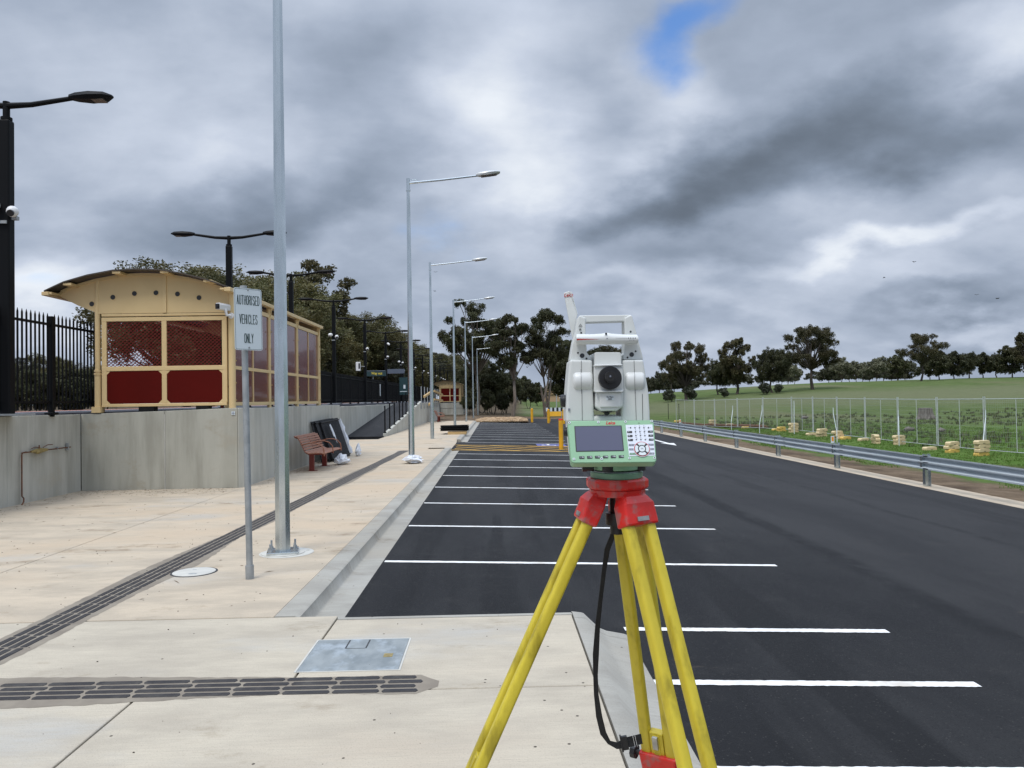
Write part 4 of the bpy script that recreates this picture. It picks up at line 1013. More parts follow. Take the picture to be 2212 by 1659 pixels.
for k in range(9):
    f = k/8; p = Vector((-4.50, 24.15, .08)).lerp(Vector((-4.86, 24.2, 1.15)), f); w = .05+.13*sin(pi*f)
    rows.append([(p.x+.03, p.y, p.z), (p.x+.05+.03*sin(k*2.3), p.y+w*.5, p.z+.02), (p.x-.02, p.y+w*1.6, p.z-.03), (p.x-.05, p.y, p.z)])
b.loft(rows); b.build('sheet', m_wrap, t, world=True, smooth=60)
t = thing('plastic_wrap', 'torn scrap of white plastic stuck on the front of the leaning panels', 'plastic wrap', (-4.72, 22.4, .8))
b = MB().prism([(-.16, .22), (-.02, .25), (.1, .08), (.12, -.08), (.05, -.3), (.02, -.12), (-.1, -.1)], 'x', 0, .012); b.v = [(p[0]-.33*p[2]+.04, p[1], p[2]) for p in b.v]; b.build('scrap', m_wrap, t, smooth=0)

# stacked black steel on pallet timbers
t = thing('steel_stack', 'low stack of black steel panels lying on the footpath', 'steel stack', (-2.0, 38.5, .12))
rg = random.Random(5); b = MB()
for lv in range(5):
    for i in range(16):
        y = -.7+i*.09+rg.uniform(-.02, .02); b.tube([(-.62+rg.uniform(-.1, .06), y, .05+lv*.055+rg.uniform(0, .02)), (.58+rg.uniform(-.06, .12), y+rg.uniform(-.06, .06), .05+lv*.055+rg.uniform(0, .03))], .024, 4)
b.build('pickets', m_black, t, smooth=0)
t = thing('timber_bearer', 'orange brown timber bearers under the black steel stack', 'timber', (-1.9, 38.2, 0))
MB().box(-.4, .5, -.55, -.43, 0, .10).box(-.4, .5, .3, .42, 0, .10).box(-.42, .52, -.5, .4, .10, .125).build('bearers', m_timber, t, smooth=0)

# ------------------------------------------------------------------ copper pipe and valve on wall
t = thing('water_pipe', 'thin copper water pipe with taped brass valve fixed on the wall at left', 'pipe', (-8.25, 13.6, .9))
X = -8.235
MB().tube([(X+.06, 13.50, .0), (X+.06, 13.55, .05), (X+.02, 13.62, .10), (X, 13.60, .14), (X, 13.60, .86), (X, 13.62, .89), (X, 13.72, .90)], .012, 8).build('riser_pipe', m_copper, t, world=True)
MB().tube([(X, 13.60, .89), (X, 15.14, .90)], .012, 8).build('cross_pipe', m_copper, t, world=True)
v = MB(); v.tube([(X+.01, 13.85, .895), (X+.01, 14.0, .90), (X+.01, 14.1, .90), (X+.01, 14.35, .90)], .03, 10, rs=[.018, .038, .05, .022]); v.ball((X+.02, 14.05, .88), .05, 8, 6, (1, 1.6, .8)); v.build('valve', m_brass, t, world=True)
MB().tube([(X+.02, 13.85, .95), (X+.02, 13.95, .97), (X+.02, 14.1, .955)], .008, 6).tube([(X+.02, 14.2, .95), (X+.02, 14.35, .99), (X+.02, 14.5, .985)], .008, 6).tube([(X+.02, 14.08, .9), (X+.02, 14.08, 1.0)], .012, 6).build('lever', m_copper, t, world=True)
MB().box(X-.03, X+.012, 15.03, 15.07, .84, .98).box(X-.03, X+.012, 14.68, 14.70, .88, .93).build('clip', m_galvd, t, world=True, smooth=0)
# small white marker patch on wall corner
t = thing('survey_target', 'small pale survey target stuck near the top of the wall corner', 'survey target', (-5.25, 15.59, 1.5))
MB().box(-.035, .035, -.004, 0, -.035, .035).build('card', m_sign, t, smooth=0); MB().box(-.008, .008, -.006, -.004, -.03, .03).box(-.03, .03, -.0065, -.0045, -.006, .006).build('cross', m_keyg, t, smooth=0)

# ------------------------------------------------------------------ bollards and barrier
bo = thing('bollard', '', 'bollard', (2.5, 29.1, az(2.5)), group='yellow bollards')
MB().cyl((0, 0, -.05), (0, 0, 1.10), .085, n=24).build('tube', m_yel, bo)
MB().cyl((0, 0, 1.10), (0, 0, 1.15), .09, .08, n=24).build('cap', m_red, bo)
bo['label'] = 'near yellow bollard with red cap standing in the hatched bay'
b2 = thing('bollard', 'yellow bollard at the far end of the white bay lines', 'bollard', (3.06, 63.1, az(3.)), group='yellow bollards')
MB().cyl((0, 0, -.05), (0, 0, 1.10), .10, n=20).build('tube', m_yel, b2)
MB().cyl((0, 0, 1.00), (0, 0, 1.04), .106, n=20).cyl((0, 0, 1.1), (0, 0, 1.13), .10, .06, n=20).build('cap', m_yel, b2)
dup(b2, (4.30, 61.5, az(4.3)), label='yellow bollard left of the black and white barrier board')
dup(b2, (5.42, 60.3, az(5.4)), label='yellow bollard right of the black and white barrier board')
dup(b2, (7.55, 62.0, az(7.5)), label='yellow bollard seen just under the instrument eyepiece')
t = thing('barrier_board', 'black and white striped barrier board between two yellow bollards', 'barrier', (5.05, 64.0, az(5)))
for i in range(9): MB().box(-.78+i*.175, -.78+(i+1)*.175, -.03, .03, .92, 1.22).build('stripe', m_sign if i % 2 == 0 else m_blackp, t, smooth=0)
MB().box(-.6, -.54, -.03, .03, -.1, .92).box(.5, .56, -.03, .03, -.1, .92).build('leg', m_galvd, t, smooth=0)
t = thing('barrier_block', 'low yellow plastic barrier behind the striped board', 'barrier', (5.3, 66.5, az(5)))
MB().hexa([(-.7, -.2, .45), (.7, -.2, .45), (.7, .2, .45), (-.7, .2, .45)], [(-.8, -.12, .85), (.8, -.12, .85), (.8, .12, .85), (-.8, .12, .85)]).box(-.6, -.5, -.1, .1, -.1, .5).box(.5, .6, -.1, .1, -.1, .5).build('body', m_yel, t, smooth=0)
# slender far lamp beyond the trees
t = thing('street_lamp', 'slender white lamp pole standing far off behind the barrier board', 'street lamp', (PD(1202, 108), 108, hgt(PD(1202, 108), 108)))
MB().tube([(0, 0, 0), (0, 0, 8.6)], .08, 8, rs=[.09, .05]).build('pole', m_lampw, t); MB().box(-.1, .5, -.1, .1, 6.3, 6.42).build('lamp_head', m_lampw, t, smooth=0)

# rock mulch at the end of the car park
rg = random.Random(12); b = MB()
for i in range(2600):
    x = rg.uniform(-1.5, 2.6); y = rg.uniform(61.2, 67.0); r = rg.uniform(.05, .13)
    z = -.12+.22*sin(pi*min(1, max(0, (y-61.0)/6.2)))*min(1, (x+1.7)*1.2, (2.9-x)*1.2)
    a = rg.random()*3; m = Matrix.Translation((x, y, z)) @ Matrix.Rotation(a, 4, 'Z') @ Matrix.Rotation(rg.random()*2, 4, 'X')
    b.box(-r, r, -r*.7, r*.7, -r*.5, r*.5, m)
o = b.build('rock_mulch', m_gravel, smooth=0, fix=False); o['kind'] = 'stuff'; tag(o, 'low mound of tan rock mulch at the end of the bays', 'rocks')
structure(MB().sheet([(-1.67, 61.05), (2.7, 61.05), (2.7, 67.3), (-1.67, 67.3)], -.10).build('mulch_bed', m_dirt, smooth=0))

# ------------------------------------------------------------------ guard rail
t = thing('guard_rail', 'long galvanised W beam guard rail along the right of the car park', 'guard rail', (9.85, 17.45, -.46))
gx = 9.74
wp = [(0, .0), (.0, .03), (-.075, .075), (-.082, .10), (0, .145), (0, .170), (-.082, .215), (-.075, .24), (0, .285), (0, .312)]
zr0 = .26-.312
path = [(gx, -6), (gx, 9), (gx, 13), (gx, 30), (gx-.05, 45), (gx-.35, 52), (gx-1.2, 58), (gx-2.6, 63)]
seg = []
for i in range(len(path)-1):
    a, c = Vector((*path[i], 0)), Vector((*path[i+1], 0)); n_ = max(1, int((c-a).length/4.65+.5))
    for k in range(n_): seg.append((a.lerp(c, k/n_), a.lerp(c, (k+1)/n_)))
for i, (a, c) in enumerate(seg):
    b = MB(); rings = []
    for p, o_ in ((a, -.10), (c, .10)):
        d = (c-a).normalized(); n = Vector((-d.y, d.x, 0)); q = p+d*o_; e = .003*(i % 2)
        rings.append([(q.x+n.x*-u*-1-n.x*0 if False else q.x-n.x*(-u)*1.0*1-0, q.y-n.y*(-u), zr0+z+e) for u, z in wp]+[(q.x-n.x*(-u)+n.x*-.005, q.y-n.y*(-u), zr0+z+e) for u, z in wp[::-1]])
    b.loft(rings); b.build('beam', m_rail, t, world=True, smooth=25)
pyl = [12.85-4.65*2, 12.85-4.65, 12.85]+[17.45+4.62*i for i in range(8)]+[54.2, 58.3, 62.6]
for y in pyl:
    x = gx
    for i in range(len(path)-1):
        if path[i][1] <= y <= path[i+1][1]: x = path[i][0]+(path[i+1][0]-path[i][0])*(y-path[i][1])/(path[i+1][1]-path[i][1])
    b = MB(); b.box(x+.075, x+.083, y-.055, y+.055, -.6, .285); b.box(x+.20, x+.208, y-.055, y+.055, -.6, .285); b.box(x+.083, x+.20, y-.004, y+.004, -.6, .285)
    b.box(x+.012, x+.074, y-.05, y+.05, zr0+.04, zr0+.27)
    b.build('post', m_galv, t, world=True, smooth=0)
    MB().cyl((x-.012, y-.03, zr0+.157), (x+.006, y-.03, zr0+.157), .016, n=8).cyl((x-.012, y+.05, zr0+.157), (x+.006, y+.05, zr0+.157), .016, n=8).build('bolt', m_galvd, t, world=True)
for y in (22.2, 40.6):
    r_ = thing('reflector', 'orange and white reflector on top of the guard rail, '+('nearer the camera' if y < 30 else 'farther away by the coir rolls'), 'reflector', (gx+.08, y, .27))
    MB().box(-.05, .05, -.008, .008, 0, .20).build('plate', m_sign, r_, smooth=0); MB().box(-.03, .03, -.012, -.008, .05, .175).build('lens', m_orange, r_, smooth=0)

# ------------------------------------------------------------------ temporary fence
fl = [(20.3, 20.2), (19.35, 30.0), (19.15, 49.2), (15.5, 65.5)]
plens = []
for i in range(len(fl)-1):
    a, c = Vector((*fl[i], 0)), Vector((*fl[i+1], 0)); n_ = max(1, int((c-a).length/3.3+.5))
    for k in range(n_): plens.append((a.lerp(c, k/n_), a.lerp(c, (k+1)/n_)))
nP = len(plens)
for i, (a, c) in enumerate(plens):
    d = (c-a).normalized(); L = (c-a).length; za = hgt(a.x, a.y)+.12; zc = hgt(c.x, c.y)+.12; zm = (za+zc)/2
    t = thing('temporary_fence_panel', ORD[i]+' wire mesh temporary fence panel counting away from the camera', 'fence panel', (a.x, a.y, 0), group='temporary fence panels')
    up = Vector((0, 0, 1)); p = lambda s, z: a+d*s+up*(z+za+(zc-za)*s/L)
    f = MB(); H = 2.08
    f.tube([p(.05, 0), p(.05, H+.05)], .019, 8); f.tube([p(L-.05, 0), p(L-.05, H+.05)], .019, 8); f.tube([p(.05, .02), p(L-.05, .02)], .015, 6); f.tube([p(.05, H-.05), p(L-.05, H-.05)], .016, 6)
    f.build('frame', m_fence, t, world=True)
    MB().tube([p(L/2, .02), p(L/2, H-.05)], .014, 6).build('mid_post', m_fence, t, world=True)
    w = MB(); nv = 34
    for k in range(1, nv): s = .05+(L-.1)*k/nv; w.tube([p(s, .03), p(s, H-.06)], .0020, 3)
    for k in range(1, 11): w.tube([p(.06, H*k/11), p(L-.06, H*k/11)], .0020, 3)
    w.build('wire_mesh', m_galvd, t, world=True, smooth=0, fix=False)
# plastic fence feet : every block its own thing
def blockmesh():
    b = MB(); b.prism([(-.31, .0), (.31, .0), (.31, .10), (.24, .15), (-.24, .15), (-.31, .10)], 'y', -.115, .115)
    return b
def rp(x, y): return ((1550+x*.42948)*.8848, (780+y*.42948)*.8848)
blk = {}
stacks = [(1973, 775, 4, 0), (1802, 756, 3, 0), (1673, 742, 1, 0), (1504, 711, 3, 0), (1369, 705, 3, 0), (1297, 690, 1, 0), (1195, 681, 1, 1), (1150, 680, 3, 0), (1062, 665, 3, 0),
          (1002, 658, 1, 0), (902, 642, 4, 0), (832, 635, 2, 1), (800, 632, 1, 1), (540, 600, 2, 0), (440, 588, 3, 0), (630, 606, 1, 1), (560, 600, 1, 1), (455, 596, 1, 1), (390, 590, 1, 0), (320, 588, 1, 0), (240, 578, 1, 1)]
sname = ['nearest stack, by the first white stay', 'tall stack, second from the right picture edge', 'lone block lying by the fence near the stump', 'three high stack near the second white stay', 'narrow stack', 'lone pale block left of the narrow stack',
         'lone yellow block beside the third stay', 'leaning stack at the foot of the third stay', 'small stack left of the third stay', 'lone block right of the four high stack', 'four high pale stack at the fourth stay',
         'stack right of the coir rolls', 'lone yellow block by the end of the coir rolls', 'pale stack behind the coir rolls', 'pale stack beyond the coir rolls', 'block on near coir roll', 'yellow block behind the middle coir roll',
         'yellow block behind the far coir roll', 'pale block lying behind the far coir roll', 'second pale block behind the far coir roll', 'yellow block farthest away beside the rail reflector']
rg = random.Random(21)
for si, (x, y, n, col) in enumerate(stacks):
    p = G(*rp(x, y), -.78)
    for _ in range(5): p = G(*rp(x, y), hgt(p.x, p.y))
    if p.y > 60: p = G(*rp(x, y), -.6)
    z = hgt(p.x, p.y); rot = .35 if si != 4 else 1.45
    for lv in range(n):
        key = (col,)
        m = m_yblock if (col or (lv == 0 and si in (1, 0))) else m_block
        if (m.name,) not in blk:
            t = thing('fence_block', '', 'fence block', group='plastic feet of the temporary fence'); b = blockmesh(); b.build('body', m, t, smooth=0, bevel=.012, seg=1)
            MB().box(.311, .314, -.075, -.02, .04, .09).box(.311, .314, .02, .075, .04, .09).box(-.06, .06, -.1165, -.114, .03, .05).build('slot', m_seam, t, smooth=0); blk[(m.name,)] = t; q = t
        else: q = dup(blk[(m.name,)])
        q.location = (p.x+rg.uniform(-.03, .03)+(.10*(n-lv-1) if si == 7 else 0), p.y+rg.uniform(-.02, .02), z+lv*.152-.01); q.rotation_euler.z = rot+rg.uniform(-.12, .12)
        q['label'] = (('yellow' if m is m_yblock else 'cream')+' plastic block, '+('on its own: ' if n == 1 else ['bottom', 'second up', 'third up', 'top'][lv if lv < n-1 else 3]+' of the ')+sname[si])
for (tx, ty), (bx, by), l in [((1994, 560), (1978, 712), 'white stay bracing the fence panel nearest the camera'), ((1498, 550), (1501, 655), 'white stay second from the camera on the temporary fence'), ((1128, 535), (1148, 640), 'white bent stay, third from the camera on the temporary fence'),
                              ((905, 490), (905, 600), 'fourth white stay on the temporary fence'), ((723, 515), (708, 598), 'fifth white stay on the temporary fence'), ((556, 515), (548, 580), 'sixth white stay on the temporary fence')]:
    q = rp(bx, by); fy = G(*rp(bx, by+60), -.78).y
    d1, d2 = ray(*rp(tx, ty)), ray(*q); fy = min(max(fy, 25), 58)
    P1 = CAMP+d1*(fy/d1.y); P2 = CAMP+d2*((fy-.5)/d2.y); z_ = hgt(P2.x, P2.y)
    t = thing('fence_stay', l, 'fence stay', (P2.x, P2.y, z_)); MB().tube([(P1.x, P1.y, z_+2.0 if False else P1.z+.3), tuple(P1), (P2.x, P2.y, P2.z), (P2.x, P2.y, z_)], .018, 8).build('tube', m_sign, t, world=True)
# coir rolls
for i, (x0, x1) in enumerate([(240, 415), (405, 590), (585, 755)]):
    pa = G(*rp(x0, 597+(x0-240)*.045), -.75); pb = G(*rp(x1, 600+(x1-240)*.045), -.75)
    t = thing('coir_roll', ['farthest', 'middle', 'nearest'][i]+' brown coir roll lying on the grass behind the guard rail', 'coir roll', (pa.x, pa.y, 0), group='coir rolls')
    n = 14; pts_ = []; rs = []
    for k in range(n+1):
        q = pa.lerp(pb, k/n); q.z = hgt(q.x, q.y)+.12; pts_.append(q); rs.append((.13+.05*abs(sin(k*1.3+i)))*(.5 if k in (0, n) else 1))
    MB().tube(pts_, .15, 10, rs=rs).build('roll', m_coir, t, world=True)
# stump and fallen wood
p = G(*rp(1655, 563), -.05)
for _ in range(6): p = G(*rp(1655, 563), hgt(p.x, p.y))
t = thing('tree_stump', 'weathered grey tree stump in the paddock behind the fence', 'tree stump', (p.x, p.y, hgt(p.x, p.y)))
D = p.y; sr = 32/F*D/2
rings = []
for zz, k in ((-.2, 1.3), (.15, 1.12), (.5, .95), (1., .85), (1.38, .82), (1.42, .6)):
    rings.append([(sr*k*(1+.13*sin(5*a+zz)+.07*sin(11*a))*cos(a), sr*k*(1+.13*sin(5*a+zz)+.07*sin(11*a))*sin(a), zz*25/F*D/1.45) for a in [2*pi*i/28 for i in range(28)]])
MB().loft(rings).build('wood', m_stump, t)
for (x, y, w, l) in [(1560, 635, 55, 'dark fallen log lying in the grass left of the stump'), (1745, 642, 30, 'small fallen branch lying in the grass right of the stump'), (965, 565, 40, 'short fallen log far behind the fence')]:
    p = G(*rp(x, y), -.4)
    for _ in range(6): p = G(*rp(x, y), hgt(p.x, p.y))
    t = thing('fallen_log', l, 'log', (p.x, p.y, hgt(p.x, p.y))); k = w*.38/F*p.y/2
    MB().tube([(-k, 0, .08), (-.3*k, .1, .14), (.4*k, 0, .12), (k, -.1, .16)], .12, 8, rs=[.08, .15, .14, .05]).tube([(0, 0, .1), (.2*k, .2, .3)], .04, 5).build('wood', m_stump, t)
# distant house between trunks
t = thing('farm_house', 'tiny tan house seen far off between the tree trunks', 'house', (PD(1182, 330), 330, hgt(PD(1182, 330), 330)))
MB().box(-5, 5, -4, 4, -1, 3.0).build('wall', m_brick, t, smooth=0); MB().prism([(-5.6, 3.0), (5.6, 3.0), (3.4, 5.4), (-3.4, 5.4)], 'y', -4.5, 4.5).build('roof', m_brick, t, smooth=0)
MB().box(-3, -1.6, -4.03, -4.0, 1, 2.2).build('window', m_glass, t, smooth=0)

# ------------------------------------------------------------------ trees
def leaves(P, Nn, size, rng, droop=.35, aspect=.55):
    n = len(P)
    a = rng.normal(size=(n, 3)); a /= np.linalg.norm(a, axis=1)[:, None]
    b = rng.normal(size=(n, 3)); b -= (b*a).sum(1)[:, None]*a; b /= np.linalg.norm(b, axis=1)[:, None]
    s = size*(.6+.8*rng.random(n))[:, None]
    a = a*s; b = b*s*aspect
    V = np.stack([P-a-b*.2, P+b-a*.1, P+a+b*.2, P-b+a*.1], 1).reshape(-1, 3)
    return V
def mesh_np(name, V, nq, m):
    me = bpy.data.meshes.new(name); me.vertices.add(len(V)); me.vertices.foreach_set('co', V.astype(np.float32).ravel())
    me.loops.add(nq*4); me.loops.foreach_set('vertex_index', np.arange(nq*4, dtype=np.int32))
    me.polygons.add(nq); me.polygons.foreach_set('loop_start', np.arange(0, nq*4, 4, dtype=np.int32)); me.polygons.foreach_set('loop_total', np.full(nq, 4, dtype=np.int32))
    me.update(calc_edges=True); me.materials.append(m); return me
def make_tree(seed, H, Wd, cb, nc, nl, leaf, lm, bark=None, cl=.18, flat=.62, ntr=1, shell=.55, name='gum_tree', tr=.022, lean_=0., cone=0.):
    rg = np.random.default_rng(seed); rr_ = random.Random(seed)
    cz = (cb+1)/2*H; rzv = (1-cb)/2*H; rx = Wd/2; C = []
    tries = 0
    while len(C) < nc and tries < 4000:
        tries += 1
        v = rg.normal(size=3); v /= np.linalg.norm(v); rad = shell+(1-shell)*rg.random()**.6
        rcl = cl*Wd*(.65+.7*rg.random())
        q = np.array([v[0]*(rx-rcl*.8)*rad, v[1]*(rx-rcl*.8)*rad, cz+v[2]*(rzv-rcl*flat)*rad])
        if cone: k_ = 1-cone*(q[2]-cb*H)/((1-cb)*H); q[0] *= k_; q[1] *= k_
        if all(np.linalg.norm((q-c[0])*[1, 1, 1.2]) > .62*(rcl+c[1])*.75 for c in C) or rg.random() < .12: C.append((q, rcl))
    tot = sum(c[1]**2 for c in C); Vs = []
    for q, rcl in C:
        n = int(nl*rcl**2/tot)+8
        nsub = 17; subs = rg.normal(size=(nsub, 3)); subs /= np.linalg.norm(subs, axis=1)[:, None]; subs *= (rcl*.42+rcl*.36*rg.random((nsub, 1)))*np.array([1, 1, flat]); subs[:, 2] += rcl*.10
        which = rg.integers(0, nsub, n)
        v = rg.normal(size=(n, 3)); v /= np.linalg.norm(v, axis=1)[:, None]; r_ = rg.random(n)**.45
        P = q+subs[which]+v*(r_*rcl*.30)[:, None]*np.array([1, 1, .75])
        P[:, 2] -= (rg.random(n)**3)*rcl*.45
        Vs.append(leaves(P, n, leaf, rg))
    V = np.concatenate(Vs); crown = mesh_np(name+'_crown', V, len(V)//4, lm)
    b = MB(); forks = []
    for k in range(ntr):
        a = 2*pi*k/ntr+seed; sp_ = .0 if ntr == 1 else .10*Wd
        base = Vector((cos(a)*sp_*.25, sin(a)*sp_*.25, -.3)); fz = H*(cb*.62+.06+.10*rr_.random())
        top = Vector((cos(a)*sp_+rr_.uniform(-.04, .04)*Wd+lean_*fz, sin(a)*sp_, fz)); mid = base.lerp(top, .5)+Vector((rr_.uniform(-.03, .03)*H, rr_.uniform(-.03, .03)*H, 0))
        R = tr*H/(ntr**.5); b.tube([base, base.lerp(mid, .15), mid, top], R, 9, rs=[R*1.5, R*1.05, R*.85, R*.7]); forks.append((top, R*.62))
    for q, rcl in C:
        f, R = min(forks, key=lambda t: (Vector(q)-t[0]).length)
        e = Vector(q); d = e-f
        m1 = f+d*.35+Vector((d.x*.05, d.y*.05, d.length*.06)); m2 = f+d*.7+Vector((rr_.uniform(-.04, .04)*d.length, rr_.uniform(-.04, .04)*d.length, d.length*.05))
        b.tube([f, m1, m2, e], R, 5, cap=False, rs=[R*.75, R*.5, R*.3, R*.12])
        for _ in range(3):
            e2 = e+Vector((rr_.uniform(-1, 1), rr_.uniform(-1, 1), rr_.uniform(-.2, .8)))*rcl*.7
            b.tube([m2, e2], R*.2, 4, cap=False, rs=[R*.22, R*.06])
    me = bpy.data.meshes.new(name+'_trunk'); me.from_pydata(b.v, [], b.f); me.polygons.foreach_set('use_smooth', [True]*len(me.polygons)); me.materials.append(bark or m_bark)
    return (crown, me, H)
def put_tree(tm, px, Y, label, zoff=0., h=None, w=None, rz=None, name='gum_tree', x=None, group='gum trees', cat='tree', zz=None):
    X_ = PD(px, Y) if x is None else x; z = hgt(X_, Y) if zz is None else zz
    t = thing(name, label, cat, (X_, Y, z+zoff), (rz if rz is not None else random.uniform(0, 6.28)), group)
    s = (h/tm[2]) if h else 1.; t.scale = (s*(w or 1), s*(w or 1), s)
    for nm, me in (('crown', tm[0]), ('trunk', tm[1])):
        o = bpy.data.objects.new(nm, me); COL.objects.link(o); o.parent = t
    return t
T = {}
T['tall1'] = make_tree(11, 15, 9.6, .34, 34, 47250, 0.093, L_dark, cl=.125, flat=.55, shell=.45, tr=.016)
T['tall2'] = make_tree(12, 13, 4.9, .34, 18, 28350, 0.087, L_dark, cl=.19, shell=.4, tr=.016, lean_=.05)
T['tall3'] = make_tree(17, 13.5, 6.3, .33, 25, 34650, 0.087, L_dark, cl=.17, ntr=4, shell=.4, tr=.020)
T['pad1'] = make_tree(21, 15, 16, .24, 39, 50400, 0.132, L_brown, m_barkd, cl=.098, flat=.62, shell=.4, tr=.030)
T['pad2'] = make_tree(26, 15, 17, .24, 34, 44100, 0.132, L_brown, m_barkd, cl=.098, flat=.6, shell=.5, tr=.026)
T['pad3'] = make_tree(23, 13, 12, .16, 34, 47250, 0.132, L_dark, m_barkd, cl=.16, flat=.8, shell=.3, tr=.024)
T['pad4'] = make_tree(24, 14, 10, .12, 32, 44100, 0.132, L_brown, m_barkd, cl=.13, flat=.8, shell=.35, tr=.024)
T['umb'] = make_tree(25, 15, 17, .36, 29, 37800, 0.132, L_brown, m_barkd, cl=.125, flat=.5, shell=.62, tr=.022)
T['bush1'] = make_tree(31, 14, 13, .10, 46, 81900, 0.094, L_olive, cl=.16, flat=.85, shell=.55, tr=.02)
T['bush2'] = make_tree(32, 14, 11, .12, 41, 73710, 0.094, L_olive, cl=.16, flat=.8, shell=.5, tr=.02)
T['bush3'] = make_tree(33, 14, 10, .16, 39, 69615, 0.094, L_mid, cl=.15, flat=.75, shell=.45, tr=.02)
T['thin'] = make_tree(34, 14, 7, .45, 18, 8820, 0.133, L_brown, cl=.15, flat=.5, shell=.6, tr=.012, ntr=3)
T['dark1'] = make_tree(41, 10, 6.4, .06, 34, 50400, 0.093, L_dark, m_barkd, cl=.17, flat=.9, shell=.4, tr=.015, ntr=4)
T['dark2'] = make_tree(42, 10, 7.5, .10, 36, 47250, 0.098, L_dark, m_barkd, cl=.16, flat=.8, shell=.4, tr=.015, ntr=3)
T['pale'] = make_tree(51, 11, 10, .14, 27, 10400, 0.252, L_pale, cl=.16, flat=.75, shell=.4, tr=.018)
T['far'] = make_tree(52, 11, 10, .05, 27, 10400, 0.252, L_dark, m_barkd, cl=.16, flat=.75, shell=.4, tr=.02)
T['fmid'] = make_tree(53, 11, 10, .05, 27, 10400, 0.252, L_mid, m_barkd, cl=.16, flat=.75, shell=.4, tr=.02)
random.seed(77)
# trees behind the platform, left to right
for px, Y, k, h, lab in [(-60, 44, 'bush2', 6.8, 'low dark tree behind the palisade fence at the left picture edge'), (30, 47, 'bush3', 6.2, 'low dark tree behind the big black lamp post at left'), (105, 52, 'bush2', 7.0, 'low bushy tree behind the middle of the left palisade fence'),
                     (175, 56, 'bush1', 6.4, 'low bushy tree just left of the shelter, behind the fence'), (60, 70, 'bush3', 7.5, 'dark tree farther back behind the left palisade fence'), (-20, 60, 'bush1', 8.0, 'dark tree behind others at the far left'),
                     (-30, 41, 'dark1', 4.4, 'low dark shrubby tree at the very left picture edge'), (70, 42, 'dark2', 4.6, 'low dark shrubby tree between the left lamp post and the fence post'), (150, 43, 'dark1', 4.8, 'low dark shrubby tree behind the right part of the left fence'), (215, 45, 'dark2', 4.8, 'low dark shrubby tree behind the shelter left column'),
                     (395, 66, 'bush1', 12.9, 'olive gum tree behind the left of the shelter roof'), (520, 68, 'bush1', 13.6, 'tall olive gum tree behind the right end of the shelter roof'), (600, 74, 'bush2', 13.4, 'olive gum tree behind the nearest galvanised pole'),
                     (455, 76, 'bush3', 11.5, 'olive tree hidden between two taller ones behind the shelter roof'), (645, 84, 'bush3', 11.4, 'gum tree just right of the nearest galvanised pole'), (700, 92, 'thin', 16.2, 'open wispy gum tree rising right of the nearest pole'),
                     (690, 88, 'bush2', 10.0, 'bushy gum tree above the right end of the shelter'), (735, 97, 'bush2', 11.6, 'brownish gum tree behind the fourth black lamp'), (790, 102, 'bush1', 12.2, 'olive gum tree behind the fifth black lamp'),
                     (765, 110, 'bush3', 13.2, 'gum tree standing behind the fourth and fifth black lamps'), (845, 118, 'bush1', 12.2, 'olive gum tree left of the second galvanised pole'), (820, 100, 'bush3', 9.5, 'lower gum tree over the Way out sign'),
                     (880, 132, 'bush2', 11.2, 'olive gum tree right behind the second galvanised pole'), (905, 146, 'bush3', 10.8, 'gum tree between the second and third galvanised poles'), (930, 160, 'bush1', 10.4, 'olive gum tree behind the third galvanised pole'),
                     (955, 176, 'bush2', 11.5, 'gum tree above the distant small shelter'), (975, 192, 'bush3', 12.0, 'gum tree right above the distant small shelter')]:
    put_tree(T[k], px, Y, lab, h=h*((1.0+.14*abs(sin(px*.9))) if px > 300 else .66), w=(1.12+.28*abs(sin(px*.37))) if k != 'thin' else 1.)
# centre trees
put_tree(T['tall1'], 1030, 96, 'tall spreading gum tree behind the row of galvanised lamps', h=15.3, w=1.0, rz=1.0)
put_tree(T['tall2'], 1106, 84, 'slender gum tree standing alone between the lamps and the instrument', h=12.2, w=1.05, rz=.3)
put_tree(T['tall3'], 1180, 86, 'many stemmed gum tree just left of the instrument', h=12.9, w=1.1, rz=2.1)
for px, Y, k, h, lab in [(1012, 92, 'dark2', 3.2, 'low dark shrubby tree just right of the distant plinth'), (1052, 97, 'dark1', 3.6, 'low dark shrubby tree at the foot of the tall spreading gum'), (1085, 99, 'dark2', 3.0, 'low dark shrubby tree left of the slender gum trunk'), (1065, 103, 'dark1', 7.6, 'dark dense tree under the tall spreading gum'), (1092, 110, 'dark2', 6.8, 'dark dense tree left of the slender gum'), (1040, 112, 'dark2', 8.6, 'dark tree behind the last galvanised lamps'),
                         (1006, 118, 'dark1', 7.6, 'dark tree right beside the distant small shelter'), (1232, 94, 'dark1', 10.4, 'dark tree hugging the left side of the instrument'), (1262, 100, 'dark2', 9.6, 'dark tree hidden behind the instrument'),
                         (1318, 118, 'umb', 10.5, 'tree seen through the handle of the instrument'), (1142, 150, 'dark2', 5.8, 'small far tree right of the slender gum'), (1160, 170, 'far', 5.6, 'small far tree left of the many stemmed gum'), (1125, 190, 'far', 7.4, 'far tree behind the slender gum')]:
    put_tree(T[k], px, Y, lab, h=h)
